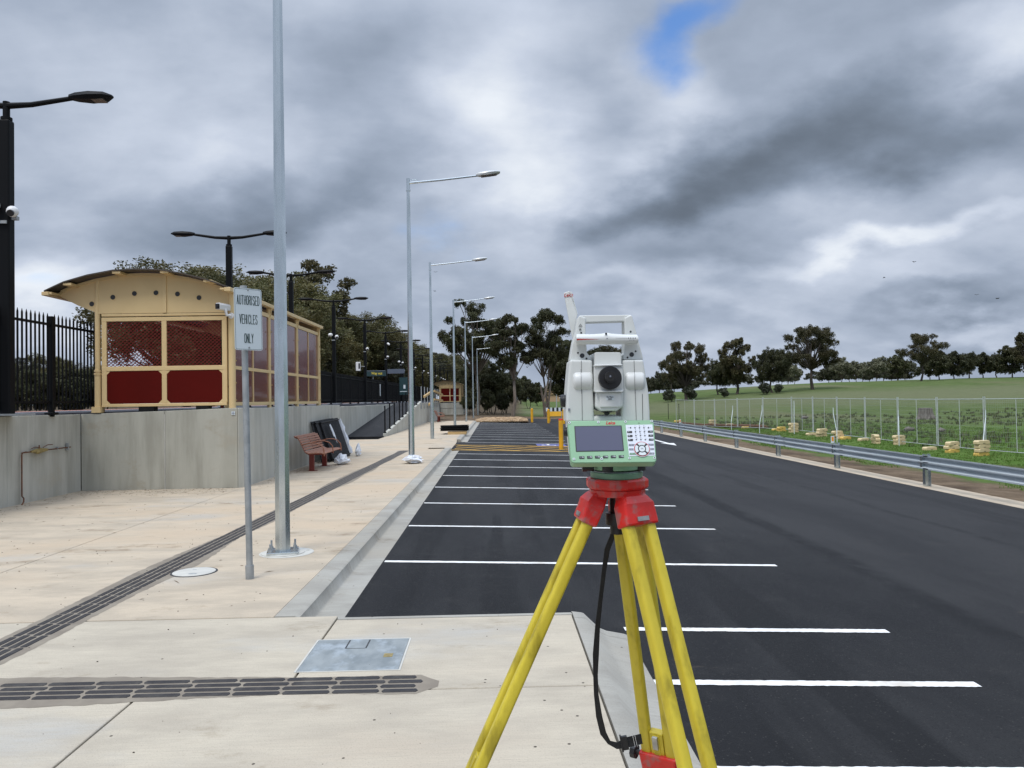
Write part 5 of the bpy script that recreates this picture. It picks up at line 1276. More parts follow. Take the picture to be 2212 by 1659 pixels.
# paddock trees
for px, Y, k, h, w, lab in [(1483, 172, 'pad1', 14.4, .86, 'broad gum tree nearest the right side of the instrument'), (1452, 196, 'pad2', 12.0, .5, 'leaning gum tree emerging from behind the instrument'), (1552, 185, 'pad3', 9.6, .88, 'dark low tree between the two left paddock gums'),
                            (1592, 178, 'pad4', 14.6, .92, 'tall round gum, second large one right of the instrument'), (1669, 174, 'pad3', 11.4, .93, 'dark round tree left of the tallest paddock gum'), (1756, 176, 'pad2', 16.6, .90, 'tallest and most spreading paddock gum tree'),
                            (1990, 196, 'umb', 13.0, .93, 'umbrella shaped gum tree on the slope at right'), (1940, 225, 'far', 8.4, 1., 'small dark tree left of the umbrella shaped gum'), (2030, 205, 'far', 8.2, 1., 'dark tree touching the right of the umbrella shaped gum'),
                            (2062, 208, 'far', 8.4, 1., 'second dark tree right of the umbrella shaped gum'), (2095, 212, 'pad3', 8.2, .9, 'third dark tree right of the umbrella shaped gum'), (2125, 214, 'far', 7.8, 1., 'fourth dark tree right of the umbrella shaped gum'),
                            (2155, 216, 'pad3', 7.8, .9, 'fifth dark tree right of the umbrella shaped gum'), (2188, 205, 'far', 9.5, 1., 'dark tree beneath the tall one at the right picture edge'), (2222, 196, 'pad4', 13.2, 1., 'tall dark tree cut by the right picture edge'), (2010, 240, 'far', 7.5, 1., 'dark tree behind the trunk of the umbrella shaped gum')]:
    k_ = .80 if px < 1800 else .86
    put_tree(T[k], px, Y*k_, lab, h=h*k_*.98, w=w*1.04)
# far tree lines
rg = random.Random(6)
kk = 0
for px in list(range(1390, 1500, 17))+list(range(1690, 1720, 14))+list(range(1790, 1960, 15)):
    Y = rg.uniform(300, 360); k = 'pale' if (1815 < px < 1870 or 1690 <= px < 1720 or 1880 < px < 1925) else 'fmid'
    put_tree(T[k], px, Y, 'far '+('pale grey' if k == 'pale' else 'dull green')+' horizon tree, '+(ORD+['twenty first', 'twenty second', 'twenty third', 'twenty fourth'])[kk]+' to the right of the instrument', h=rg.uniform(9, 12)*(1. if px > 1700 else .85), group='horizon trees'); kk += 1
# dense mass of far woodland as stuff
V = []; rgn = np.random.default_rng(9); tm = T['far'][0]; n0 = len(tm.vertices); co = np.empty(n0*3, dtype=np.float32); tm.vertices.foreach_get('co', co); co = co.reshape(-1, 3)
for i in range(70):
    px = -500+i*47+rg.uniform(-15, 15); Y = rg.uniform(430, 520); a = rg.random()*6.28; s = rg.uniform(.9, 1.35); X_ = PD(px, Y)
    R_ = np.array([[cos(a), -sin(a), 0], [sin(a), cos(a), 0], [0, 0, 1]]); q = (co[:n0//8*4] @ R_.T)*s*np.array([1.5, 1.5, 1]); q += np.array([X_, Y, hgt(X_, Y)-1]); V.append(q)
V = np.concatenate(V); me = mesh_np('far_woodland', V, len(V)//4, L_mid); o = bpy.data.objects.new('far_woodland', me); COL.objects.link(o); o['kind'] = 'stuff'; tag(o, 'far off woodland filling the horizon', 'woodland')
# shrubs in the paddock
sh = make_tree(61, 2., 2.4, .02, 12, 2200, .10, L_shrub, cl=.2, flat=.8, shell=.3, tr=.02)
for px, py, h, lab in [(1652, 866, 1.9, 'grey green shrub left of the dark round paddock tree'), (1682, 868, 1.5, 'shrub at the foot of the dark round paddock tree'), (1445, 878, 2.0, 'shrub right beside the instrument, beyond the fence'), (1492, 880, 2.2, 'shrub in front of the broad gum trunk'), (1565, 872, 1.6, 'low shrub between the two left paddock gums')]:
    Y = 135.; put_tree(sh, px, Y, lab, h=h*1.25, name='shrub', group='paddock shrubs', cat='shrub')
# small bare posts beyond
for px, Y, h, lab in [(1443, 78, 1.6, 'thin dark fence picket right of the instrument'), (1466, 74, 1.6, 'second thin dark fence picket right of the instrument')]:
    X_ = PD(px, Y); t = thing('fence_picket', lab, 'picket', (X_, Y, hgt(X_, Y))); MB().tube([(0, 0, -.2), (0, 0, h)], .03, 5).cyl((0, 0, h-.08), (0, 0, h), .04, n=6).build('stake', m_black, t)
# grass tufts behind the guard rail
rgn = np.random.default_rng(5)
def tufts(n, xr, yr, hmin, hmax, per, m, name, lab, wd=.012, keep=None):
    xs_ = rgn.uniform(*xr, n); ys_ = yr[0]+(yr[1]-yr[0])*rgn.random(n)**1.3; V = []
    for x, y in zip(xs_, ys_):
        if keep and not keep(x, y): continue
        z = hgt(x, y)
        for _ in range(per):
            a = rgn.random()*6.28; h = rgn.uniform(hmin, hmax); l = rgn.uniform(.1, .6)*h; ox, oy = rgn.normal(size=2)*.06*(1+h*2); w = wd*(1+y/40)
            dx, dy = cos(a), sin(a); bx, by = x+ox, y+oy
            V += [(bx-dy*w, by+dx*w, z-.02), (bx+dy*w, by-dx*w, z-.02), (bx+dy*w*.6+dx*l*.5, by-dx*w*.6+dy*l*.5, z+h*.6), (bx+dx*l, by+dy*l, z+h)]
    V = np.array(V); me = mesh_np(name, V, len(V)//4, m); o = bpy.data.objects.new(name, me); COL.objects.link(o); o['kind'] = 'stuff'; tag(o, lab, 'grass')
def kp(x, y):
    return x > 12.0+.6*sin(y*.7)+.3*sin(y*2.1) and not (14.9 < x < 16.2 and y < 48 and rgn.random() < .7)
tufts(12000, (11.6, 32), (14, 60), .025, .075, 6, L_grass, 'grass', 'short green grass covering the paddock behind the guard rail', keep=kp)
tufts(3500, (19, 80), (30, 80), .08, .28, 10, L_rush, 'rushes', 'low tussocks of duller grass scattered over the paddock', wd=.014, keep=lambda x, y: sin(x*.35+y*.12)+sin(y*.27-x*.1)+rgn.normal()*.9 > -.3)
# birds
for i, (px, py, lab) in enumerate([(1975, 566, 'topmost of the small dark birds in the right sky'), (1910, 600, 'leftmost of the small birds in the right sky'), (2155, 645, 'largest small dark bird at the far right of the sky'), (2110, 637, 'tiny bird just left of the largest one at right'), (941, 588, 'small bird between the second and third galvanised lamps'), (939, 629, 'lower small bird between two galvanised lamps')]):
    p = CAMP+ray(px, py)*75; t = thing('bird', lab, 'bird', p, rz=i*.8, group='birds in the sky')
    s = .13 if i != 2 else .18
    MB().tube([(0, -s, 0), (0, -s*.3, .02), (0, s*.6, 0), (0, s*1.1, -.02)], s*.2, 6, rs=[s*.05, s*.22, s*.16, s*.05]).build('body', m_bird, t)
    MB().hexa([(0, -s*.3, .0), (s*.9, -s*.35, s*.55), (s*1.7, s*.1, s*.35), (0, s*.3, 0)], [(0, -s*.3, .02), (s*.9, -s*.35, s*.58), (s*1.7, s*.1, s*.37), (0, s*.3, .02)]).build('wing', m_bird, t, smooth=0)
    MB().hexa([(0, -s*.3, .0), (-s*.9, -s*.35, s*.55), (-s*1.7, s*.1, s*.35), (0, s*.3, 0)], [(0, -s*.3, .02), (-s*.9, -s*.35, s*.58), (-s*1.7, s*.1, s*.37), (0, s*.3, .02)]).build('wing', m_bird, t, smooth=0)

# ------------------------------------------------------------------ tripod and total station
D0 = 1.66
xO = (1325-1106)/F*D0+.004
def LC(px, py, dy, z0=0.):
    d = ray(px, py); tt = (D0+dy)/d.dot(f0); P = d*tt
    return Vector((P.dot(R0)-xO, dy, P.z+EYE-z0))
base = R0*xO+f0*D0
tri = thing('survey_tripod', 'yellow legged survey tripod with red head standing at the kerb', 'tripod', (base.x, base.y, 0), -YAW)
def proj(p):
    w = base+R0*p.x+f0*p.y+Vector((0, 0, p.z)); d = w-CAMP
    k_ = d.dot(FW); u, v_ = d.dot(R0)/k_, d.dot(UP)/k_
    u2 = u*cos(ROLL)-v_*sin(ROLL); v2 = u*sin(ROLL)+v_*cos(ROLL)
    return 1106+u2*F, 829.5-v2*F
SL = radians(21.5); ZH = 1.492
def legframe(azd, s=SL):
    a = radians(azd); out = Vector((sin(a), cos(a), 0)); d = out*sin(s)-Vector((0, 0, cos(s))); tg = Vector((cos(a), -sin(a), 0)); r = out*cos(s)+Vector((0, 0, sin(s)))
    return out*.045+Vector((0, 0, ZH)), d, tg, r
def fit(tx, ty, azd):
    best = None
    for i in range(60):
        sl = radians(14+i*.25); o_, d, tg, r = legframe(azd, sl)
        for j in range(90):
            l = .3+j*.008; q = proj(o_+d*l); e = abs(q[0]-tx)+abs(q[1]-ty)
            if best is None or e < best[0]: best = (e, azd, l, sl)
    return best
legs = [fit(1028, 1659, -97), fit(1505, 1659, 148), fit(1422, 1600, 33)]
print('LEGS', legs)
CL = legs[2][2]+.03
for li, (e_, azd, ll, sl_) in enumerate(legs):
    o_, d, tg, r = legframe(azd, sl_)
    P = lambda t_, l, rr_: o_+tg*t_+d*l+r*rr_
    root = tri
    sec = lambda l, ht, r0, r1: [P(-ht, l, r0), P(ht, l, r0), P(ht, l, r1), P(-ht, l, r1)]
    MB().loft([sec(-.014, .028, -.016, .002), sec(.004, .031, -.018, .016), sec(.020, .040, -.018, .022), sec(.064, .0435, -.017, .018)]).build('leg_shoulder', m_tred, root, smooth=0, bevel=.004)
    tb = MB()
    for sg_ in (-1, 1): tb.tube([P(sg_*.020, -.006, -.012), P(sg_*.034, -.006, -.012)], .012, 12)
    MB().loft([sec(.048, .015, .0183, .0222), sec(.057, .015, .0178, .0217)]).build('logo_plate', m_bare, root, smooth=0)
    rings = []
    for sg_ in (-1, 1):
        b = MB()
        def rsec(l, c, w, h): return [P(c+w*math.copysign(abs(cos(a))**.55, cos(a)), l, h*math.copysign(abs(sin(a))**.55, sin(a))) for a in [2*pi*k/20+.157 for k in range(20)]]
        b.loft([rsec(.056, sg_*.0275, .0128, .0120), rsec(.30, sg_*.0280, .0130, .0120), rsec(CL+.06, sg_*.0305, .0130, .0120)])
        b.build('leg_rail', m_leg, root, smooth=45)
    # sliding lower leg
    b = MB(); w = .0165
    b.loft([sec(CL-.055, w, -.010, .010), sec(1.50, w*.8, -.009, .009)]); b.loft([sec(CL-.050, w*.5, -.0125, .0125), sec(1.49, w*.4, -.0115, .0115)])
    b.build('lower_leg', m_leg, root, smooth=0, bevel=.0015)
    MB().loft([sec(CL-.050, .0065, -.020, -.0125), sec(CL-.018, .0065, -.020, -.0125)]).build('leg_clip', m_bare, root, smooth=0, bevel=.001)
    MB().loft([sec(CL, .046, -.020, .018), sec(CL+.075, .040, -.019, .017), sec(CL+.11, .030, -.016, .015)]).build('leg_clamp', m_tred, root, smooth=0, bevel=.004)
    c_ = P(-.046, CL+.012, -.004); MB().cyl(c_, c_-tg*.014, .006, n=10).cyl(c_-tg*.012, c_-tg*.024, .017, n=9).build('clamp_knob', m_blackp, root)
    c_ = P(.0, CL+.045, -.020); MB().cyl(c_, c_-r*.006, .009, n=10).build('clamp_bolt', m_bare, root)
    MB().loft([sec(1.47, .022, -.016, .016), sec(1.53, .014, -.012, .012)]).build('foot', m_tred, root, smooth=0, bevel=.003)
    tip = P(0, 1.50, 0); MB().cyl(P(0, 1.52, 0), P(0, 1.60, 0), .010, .003, n=10).build('foot_spike', m_bare, root)
# head
def tri_plate(R, z0, z1, k=.10, rot=0., n=48):
    ring = lambda z, s: [(s*R*(1+k*cos(3*(a-rot)))*cos(a), s*R*(1+k*cos(3*(a-rot)))*sin(a), z) for a in [2*pi*i/n for i in range(n)]]
    return MB().loft([ring(z0, 1), ring(z1, 1)])
hexr = lambda R, z, c=.45: [(R*cos(a), R*sin(a), z) for i in range(3) for a in (2*pi*i/3+.35-c, 2*pi*i/3+.35, 2*pi*i/3+.35+c)]
hz = 1.527
def headring(R, z, n=3):
    out = []
    for i in range(6):
        a = pi/3*i+.52; out += [(R*cos(a-.2), R*sin(a-.2), z), (R*cos(a+.2), R*sin(a+.2), z)]
    return out
MB().loft([headring(.064, hz-.022), headring(.0675, hz-.018), headring(.0675, hz-.004), headring(.065, hz)]).build('tripod_head', m_tred, tri, smooth=0, bevel=.0015)
MB().loft([headring(.060, hz-.037), headring(.061, hz-.024), headring(.06, hz-.022)]).build('head_underplate', m_tred, tri, smooth=0, bevel=.0015)
MB().cyl((0, 0, hz-.12), (0, 0, hz-.03), .017, n=16).cyl((0, 0, hz-.10), (0, 0, hz-.075), .026, n=16).build('fixing_screw', m_blackp, tri)
# chips of bare metal on the head edge
def chip(poly, dy, name='worn_patch', m=m_bare):
    pass
# strap
zq = lambda x, y: ((1100+x*.449)*.8848, (1130+y*.449)*.8848)
sp = [(893, 330, 22, .07), (880, 400, 22, .08), (852, 470, 24, .09), (835, 580, 24, .10), (818, 720, 22, .11), (800, 880, 22, .12), (790, 1040, 28, .125), (788, 1150, 26, .13), (792, 1260, 24, .135), (808, 1380, 27, .14), (830, 1470, 28, .145), (862, 1520, 22, .15), (905, 1538, 30, .152), (960, 1520, 40, .155), (1040, 1500, 44, .16)]
rings = []; pp_ = [LC(*zq(x, y), dy) for x, y, w, dy in sp]
for i, p in enumerate(pp_):
    dd = (pp_[min(i+1, len(pp_)-1)]-pp_[max(i-1, 0)]).normalized(); w = sp[i][2]*.397/F*(D0+sp[i][3])*(.42+.22*abs(sin(i*.8+.4)))
    side = Vector((dd.z, 0, -dd.x)).normalized(); nn = Vector((0, 1, 0))*.0012
    side = (side+Vector((0, .25*sin(i*.9), 0))).normalized()
    rings.append([p-side*w-nn, p+side*w-nn, p+side*w+nn, p-side*w+nn])
MB().loft(rings).build('strap', m_strap, tri, smooth=0)
c_ = LC(*zq(948, 1522), .15); B_ = Matrix.Translation(c_) @ Matrix.Rotation(radians(-10), 4, 'Y')
MB().box(-.007, .007, -.004, .004, -.016, .016, B_).box(-.010, -.006, -.005, .005, -.019, .019, B_).build('strap_buckle', m_blackp, tri, smooth=0, bevel=.001)
c_ = LC(*zq(1000, 1507), .156); B_ = Matrix.Translation(c_) @ Matrix.Rotation(radians(-12), 4, 'Y')
for q in (-.002, .003): MB().box(q-.0004, q+.0004, -.0022, -.0016, -.0155, .0155, B_).build('strap_stitching', m_ballw, tri, smooth=0)

# ---- the instrument, standing on the tripod
Z0 = hz
ts = thing('total_station', 'pale grey and green survey instrument with screen and keypad on the tripod', 'survey instrument', (base.x, base.y, Z0), -YAW)
def Z(x, y, dy=-.045): return LC(1150.2+.2932*x, 601.7+.2932*y, dy, Z0)
def ext(pts, dy, dy2, mb=None):
    mb = mb or MB(); q = [Z(x, y, dy) for x, y in pts]
    mb.loft([[tuple(p) for p in q], [(p.x, dy2, p.z) for p in q]]); return mb
def decal(pts, dy, name, m, parent, th=.0006, bevel=0.):
    q = [Z(x, y, dy) for x, y in pts]
    return MB().loft([[(p.x, dy-th, p.z) for p in q], [(p.x, dy+.0002, p.z) for p in q]]).build(name, m, parent, smooth=0, bevel=bevel)
def disc(x, y, r, dy, name, m, parent, th=.0006, n=20):
    c = Z(x, y, dy); rr_ = r*.2932/F*(D0+dy)
    return MB().cyl((c.x, dy+.0002, c.z), (c.x, dy-th, c.z), rr_, n=n).build(name, m, parent)
# tribrach
tri_plate(.0555, .0, .0135, .05, .5).build('tribrach_plate', m_green2, ts, bevel=.0015)
MB().cyl((0, 0, .0135), (0, 0, .0155), .050, n=32).build('spring_plate', m_galvd, ts)
zt_ = Z(600, 1400, 0).z
for a in (-118, -8, 112):
    x, y = .040*cos(radians(a)), .040*sin(radians(a))
    if a == -8: x, y = .045, -.018
    if a == -118: x, y = -.022, -.040
    MB().cyl((x, y, .016), (x, y, zt_), .006, n=10).cyl((x, y, .0165), (x, y, .0295), .0142, n=18).build('foot_screw', m_blackp, ts, bevel=.001)
tri_plate(.0525, zt_-.001, zt_+.0165, .04, .5).build('tribrach_top', m_green, ts, bevel=.002)
c_ = Z(412, 1398, -.02); MB().cyl((c_.x-.012, -.02, c_.z+.002), (c_.x+.012, -.02, c_.z), .0065, n=12).cyl((c_.x-.013, -.02, c_.z+.002), (c_.x-.003, -.02, c_.z+.002), .009, n=12).build('lock_knob', m_blackp, ts)
c_ = Z(660, 1405, -.03); MB().cyl((c_.x, -.04, c_.z), (c_.x, -.02, c_.z), .004, n=10).build('level_screw', m_blackp, ts)
MB().cyl((0, 0, zt_+.014), (0, 0, Z(600, 1330, 0).z), .050, n=32).build('base_ring', m_green2, ts)
# lower housing between the standards
ext([(258, 1010), (868, 1010), (868, 1330), (290, 1330)], -.042, .050).build('lower_housing', m_ts, ts, smooth=0, bevel=.006)
# standards
LS = [(275, 597), (442, 600), (446, 760), (455, 1000), (455, 1060), (250, 1060), (249, 980), (254, 850), (262, 740)]
RSd = [(662, 600), (818, 597), (840, 740), (858, 850), (866, 980), (868, 1060), (652, 1060), (655, 1000), (664, 760)]
ext(LS, -.045, .048).build('left_standard', m_ts, ts, smooth=0, bevel=.005, seg=3)
ext(RSd, -.045, .048).build('right_standard', m_ts, ts, smooth=0, bevel=.005, seg=3)
for x0_, x1_ in ((360, 367), (748, 765)): decal([(x0_-1, 603), (x0_+1, 603), (x1_+1.2, 1045), (x1_-1.2, 1045)], -.0453, 'seam', m_seam, ts)
decal([(808, 850), (811, 850), (814, 1045), (811, 1045)], -.0453, 'seam', m_seam, ts)
decal([(263, 957), (277, 957), (277, 973), (263, 973)], -.0455, 'latch', m_keyg, ts, th=.002)
for (a_, b_) in ((297, 440), (678, 820)):
    p, q = Z(a_, 757, -.033), Z(b_, 757, -.033); rr_ = .0272; rings = []
    for x, k_ in ((p.x, .86), (p.x+.003, .97), (p.x+.006, 1.), (q.x-.006, 1.), (q.x-.003, .97), (q.x, .86)):
        rings.append([(x, -.020+rr_*1.25*k_*cos(t_) if cos(t_) < 0 else -.020+.03*cos(t_), p.z+rr_*k_*sin(t_)) for t_ in [2*pi*i/32 for i in range(32)]])
    MB().loft(rings).build('trunnion_cover', m_ts2, ts, smooth=40)
decal([(356, 668), (358, 668), (362, 848), (360, 848)], -.0543, 'seam', m_seam, ts, th=.0003)
decal([(750, 668), (752, 668), (757, 848), (755, 848)], -.0543, 'seam', m_seam, ts, th=.0003)
# handle
HL = [(338, 282), (350, 272), (392, 290), (392, 412), (398, 490), (402, 545), (412, 560), (438, 578), (438, 602), (274, 604), (296, 470), (316, 400)]
HR = [(678, 290), (722, 268), (736, 278), (752, 340), (770, 410), (800, 520), (818, 598), (666, 598), (665, 562), (678, 550), (679, 485), (680, 410)]
hd = ext(HL, -.030, .018).build('handle_left', m_ts, ts, smooth=0, bevel=.003, seg=3)
ext(HR, -.030, .018).build('handle_right', m_ts, ts, smooth=0, bevel=.003, seg=3)
ext([(342, 278), (352, 271), (725, 267), (733, 275), (700, 318), (680, 313), (392, 322), (380, 330)], -.026, .012).build('handle_grip', m_ts, ts, smooth=0, bevel=.006, seg=4)
for x, y, r in [(366, 568, 17), (731, 560, 17), (335, 547, 6.5), (398, 590, 7), (760, 536, 7), (700, 582, 7), (359, 400, 7), (723, 391, 7)]: disc(x, y, r, -.0302, 'screw_recess', m_blackp, ts)
disc(366, 568, 11, -.0309, 'screw_head', m_glass, ts, n=6); disc(731, 560, 11, -.0309, 'screw_head', m_glass, ts, n=6)
# radio handle bar
p, q = Z(322, 447, -.050), Z(775, 447, -.050); rings = []
for u, k_, ky in [(0, .82, 0), (.01, .98, 0), (.02, 1., 0), (.25, .99, 0), (.42, 1.04, .0006), (.5, 1.18, .0014), (.58, 1.04, .0006), (.78, .94, 0), (.98, .90, 0), (.99, .88, 0), (1., .72, 0)]:
    x = p.x+(q.x-p.x)*u; z_ = p.z+(q.z-p.z)*u
    rings.append([(x, -.047+.0125*cos(t_), z_+ky+.0110*k_*sin(t_)) for t_ in [2*pi*i/28 for i in range(28)]])
rb_ = MB().loft(rings).build('radio_bar', m_ts2, ts, smooth=50)
def bardecal(pts, name, m, off=.0004):
    vs = [];
    for x, y in pts:
        P_ = Z(x, y, -.059); dz = (P_.z-p.z)/.0112; yy = -.047-.0125*sqrt(max(0, 1-dz*dz))-off; vs.append(Z(x, y, yy))
    MB().add(vs, [tuple(range(len(vs)))]).build(name, m, ts, smooth=0)
for i in range(6):
    a_, b_ = 327+i*28, 327+(i+1)*28; h1, h2 = 6.5*(1-i/6.), 6.5*(1-(i+1)/6.)
    bardecal([(a_, 447-h1*.6), (b_, 446-h2*.6), (b_, 446+h2), (a_, 448+h1)], 'red_stripe', m_logo)
for x in (708, 724, 741, 757): disc(x, 439, 4, -.0592, 'indicator_light', m_blackp, ts)
bardecal([(612, 438.5), (700, 438), (700, 440), (612, 439.5)], 'seam', m_seam)
text(') ) \u00b0 b', .0034, m_keyg, ts, Matrix.Translation(Z(732, 454, -.0600)) @ Matrix.Rotation(pi/2, 4, 'X'), sx=1.3)
disc(542, 407, 8, -.058, 'sight_pin', m_blackp, ts, th=.002); disc(550, 441, 4, -.0599, 'indicator_light', m_keyg, ts)
# warning marks on the handle
b = MB(); c_ = Z(354, 348, -.0304)
for k_ in range(3):
    a0, a1 = radians(90+120*k_), radians(210+120*k_); r_ = .0042
    b.tube([(c_.x+r_*cos(a0), -.0305, c_.z+r_*sin(a0)), (c_.x+r_*cos(a1), -.0305, c_.z+r_*sin(a1))], .00032, 4)
b.build('warning_mark', m_seam, ts, smooth=0)
text('!', .004, m_seam, ts, Matrix.Translation(Z(354, 350, -.0306)) @ Matrix.Rotation(pi/2, 4, 'X'))
text('(i)', .0056, m_seam, ts, Matrix.Translation(Z(352, 376, -.0306)) @ Matrix.Rotation(pi/2, 4, 'X'), bold=.0001)
# antenna paddle
an = ext([(232, 106), (272, 91), (331, 272), (318, 330), (300, 440), (292, 430)], .030, .036).build('antenna', m_ts, ts, smooth=0, bevel=.0012)
ext([(276, 96), (291, 99), (334, 262), (330, 272)], .0362, .046).build('antenna_edge', m_ts, ts, smooth=0, bevel=.001)
text('Leica', .0118, m_logo, ts, Matrix.Translation(Z(264, 122, .0292)) @ Matrix.Rotation(pi/2, 4, 'X') @ Matrix.Rotation(radians(4), 4, 'Z'), sx=.85, shear=.35)
# telescope
ext([(458, 548), (470, 542), (645, 543), (654, 552), (657, 636), (457, 640)], -.050, .060).build('telescope_top', m_ts, ts, smooth=0, bevel=.003, seg=3)
ext([(455, 634), (663, 630), (663, 642), (455, 648)], -.066, .02).build('telescope_ridge', m_ts2, ts, smooth=0, bevel=.0015)
ext([(457, 644), (664, 640), (672, 828), (664, 838), (462, 838), (456, 830)], -.062, .060).build('telescope_body', m_ts, ts, smooth=0, bevel=.003, seg=3)
ext([(465, 826), (668, 824), (669, 838), (465, 840)], -.070, .02).build('telescope_ridge', m_ts2, ts, smooth=0, bevel=.0015)
ext([(467, 836), (668, 835), (667, 945), (625, 975), (505, 978), (465, 950)], -.060, .055).build('telescope_base', m_ts, ts, smooth=0, bevel=.004, seg=3)
ext([(490, 842), (655, 841), (650, 948), (500, 950)], -.0635, -.05).build('telescope_pad', m_ts2, ts, smooth=0, bevel=.002)
disc(568, 733, 85, -.0622, 'eyepiece_ring', m_blackp, ts, th=.010, n=48); disc(569, 733, 80, -.0722, 'eyepiece_collar', m_blackp, ts, th=.006, n=48)
disc(570, 727, 43, -.078, 'eyepiece', m_blackp, ts, th=.020, n=36); disc(572, 723, 36, -.0982, 'eyepiece_rim', m_strap, ts, th=.002, n=32)
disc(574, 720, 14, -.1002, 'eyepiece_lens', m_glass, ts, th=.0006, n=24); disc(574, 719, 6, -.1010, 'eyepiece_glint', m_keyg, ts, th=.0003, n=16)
decal([(540, 865), (600, 862), (602, 895), (541, 898)], -.0637, 'name_label', m_sign, ts)
text('Fix Place', .0042, m_blackp, ts, Matrix.Translation(Z(571, 873, -.0645)) @ Matrix.Rotation(pi/2, 4, 'X'), sx=.95, bold=.00005)
text('0000', .0038, m_blackp, ts, Matrix.Translation(Z(571, 888, -.0645)) @ Matrix.Rotation(pi/2, 4, 'X'), bold=.00005)
c_ = Z(548, 992, -.045); MB().ball((c_.x, -.045, c_.z), .0055, 10, 6, (1.1, 1, .9)).tube([(c_.x-.012, -.045, c_.z+.006), (c_.x, -.045, c_.z+.003), (c_.x+.010, -.045, c_.z+.005)], .003, 6).build('clip', m_blackp, ts)
# side knobs
for (x, y0_, y1_) in ((0, 857, 948),):
    p, q = Z(207, 902, -.005), Z(252, 902, -.005); rr_ = (y1_-y0_)/2*.2932/F*D0
    MB().cyl((p.x, -.005, p.z), (q.x+.004, -.005, p.z), rr_, n=28).cyl((p.x+.003, -.005, p.z), (p.x+.010, -.005, p.z), rr_*1.04, n=28).build('focus_knob', m_blackp, ts, bevel=.0015)
c_ = Z(238, 1130, -.01); MB().cyl((c_.x-.003, -.01, c_.z), (c_.x+.02, -.01, c_.z), .010, n=20).build('drive_knob', m_blackp, ts, bevel=.0015)
# keyboard panel, tilted back
TL, TR, BL, BR = Z(258, 1047, -.078), Z(893, 1042, -.078), Z(285, 1361, -.118), Z(916, 1355, -.118)
ux = (TR-TL).normalized(); uy = (TL-BL).normalized(); nv = ux.cross(uy).normalized(); uy = nv.cross(ux)
if nv.y > 0: nv = -nv
def PP(x, y, off=0.):
    # point of the panel plane seen at zoom coordinates x, y, lifted by off
    d = ray(1150.2+.2932*x, 601.7+.2932*y); dl = Vector((d.dot(R0), d.dot(f0), d.z)); o = Vector((-xO, -D0, EYE-Z0))
    tt = ((TL+nv*off)-o).dot(nv)/dl.dot(nv); return o+dl*tt
def pext(pts, o0, o1):
    a = [PP(x, y, o1) for x, y in pts]; return MB().loft([[p for p in a], [p-nv*(o1-o0) for p in a]])
def rpoly(x0, y0, x1, y1, x2, y2, x3, y3, r, n=4):
    P_ = [Vector((x0, y0)), Vector((x1, y1)), Vector((x2, y2)), Vector((x3, y3))]; out = []
    for i in range(4):
        a, c, e = P_[i-1], P_[i], P_[(i+1) % 4]; u = (a-c).normalized()*r; w_ = (e-c).normalized()*r
        for k_ in range(n+1):
            t_ = k_/n; out.append(tuple(c+u*(1-t_)**2+w_*t_**2))
    return out
pn = pext(rpoly(258, 1047, 893, 1042, 916, 1355, 285, 1361, 26), -.024, 0.).build('keyboard_case', m_green, ts, smooth=40, bevel=.0022, seg=3)
pext(rpoly(262, 1052, 889, 1047, 912, 1350, 289, 1356, 22), .0001, .0012).build('keyboard_face', m_green, pn, smooth=0, bevel=.0006)
pext(rpoly(308, 1087, 657, 1082, 675, 1270, 320, 1276, 4), .0012, .0018).build('screen_frame', m_blackp, pn, smooth=0)
pext(rpoly(315, 1092, 650, 1087, 668, 1264, 327, 1270, 3), .0018, .0021).build('screen', m_screen, pn, smooth=0)
kp_ = pext(rpoly(686, 1079, 884, 1075, 904, 1304, 712, 1308, 6), .0012, .0018).build('keypad', m_key, pn, smooth=0)
BM = Matrix((( ux.x, uy.x, nv.x, 0), (ux.y, uy.y, nv.y, 0), (ux.z, uy.z, nv.z, 0), (0, 0, 0, 1)))
def ptext(s_, x, y, size, m, sx=1., off=.0024, bold=0., shear=0., par=None):
    c = PP(x, y, off); mm = Matrix.Translation(c) @ BM; return text(s_, size, m, par or pn, mm, sx=sx, bold=bold, shear=shear, ext=.0001)
ptext('Leica', 573, 1064, .0098, m_logo, .95, .0016, .0003, .35)
for x, y in [(272, 1063), (485, 1059), (685, 1056), (878, 1051), (306, 1331), (510, 1328), (715, 1324), (899, 1321)]:
    c = PP(x, y, .0012); MB().cyl(c, c+nv*.0012, .0026, n=14).build('case_screw', m_sign, pn); MB().cyl(c+nv*.0011, c+nv*.0015, .0012, n=6).build('screw_socket', m_seam, pn)
for i in range(6):
    x = 363+i*58.2; y = 1318-i*1.4
    pext(rpoly(x-19, y-9, x+19, y-10, x+20, y+8, x-18, y+9, 3), .0012, .0022).build('function_key', m_blackp, pn, smooth=0)
    ptext('F%d' % (i+1), x+9, y-1, .0040, m_sign, 1.05, .0026, .0001)
    c = PP(x-8, y-1, .0022); MB().cyl(c, c+nv*.0006, .0010, n=8).build('key_dot', m_keyg, pn)
pext([(778, 1063), (790, 1063), (790, 1066), (778, 1066)], .0012, .0016).build('microphone_slot', m_seam, pn, smooth=0)
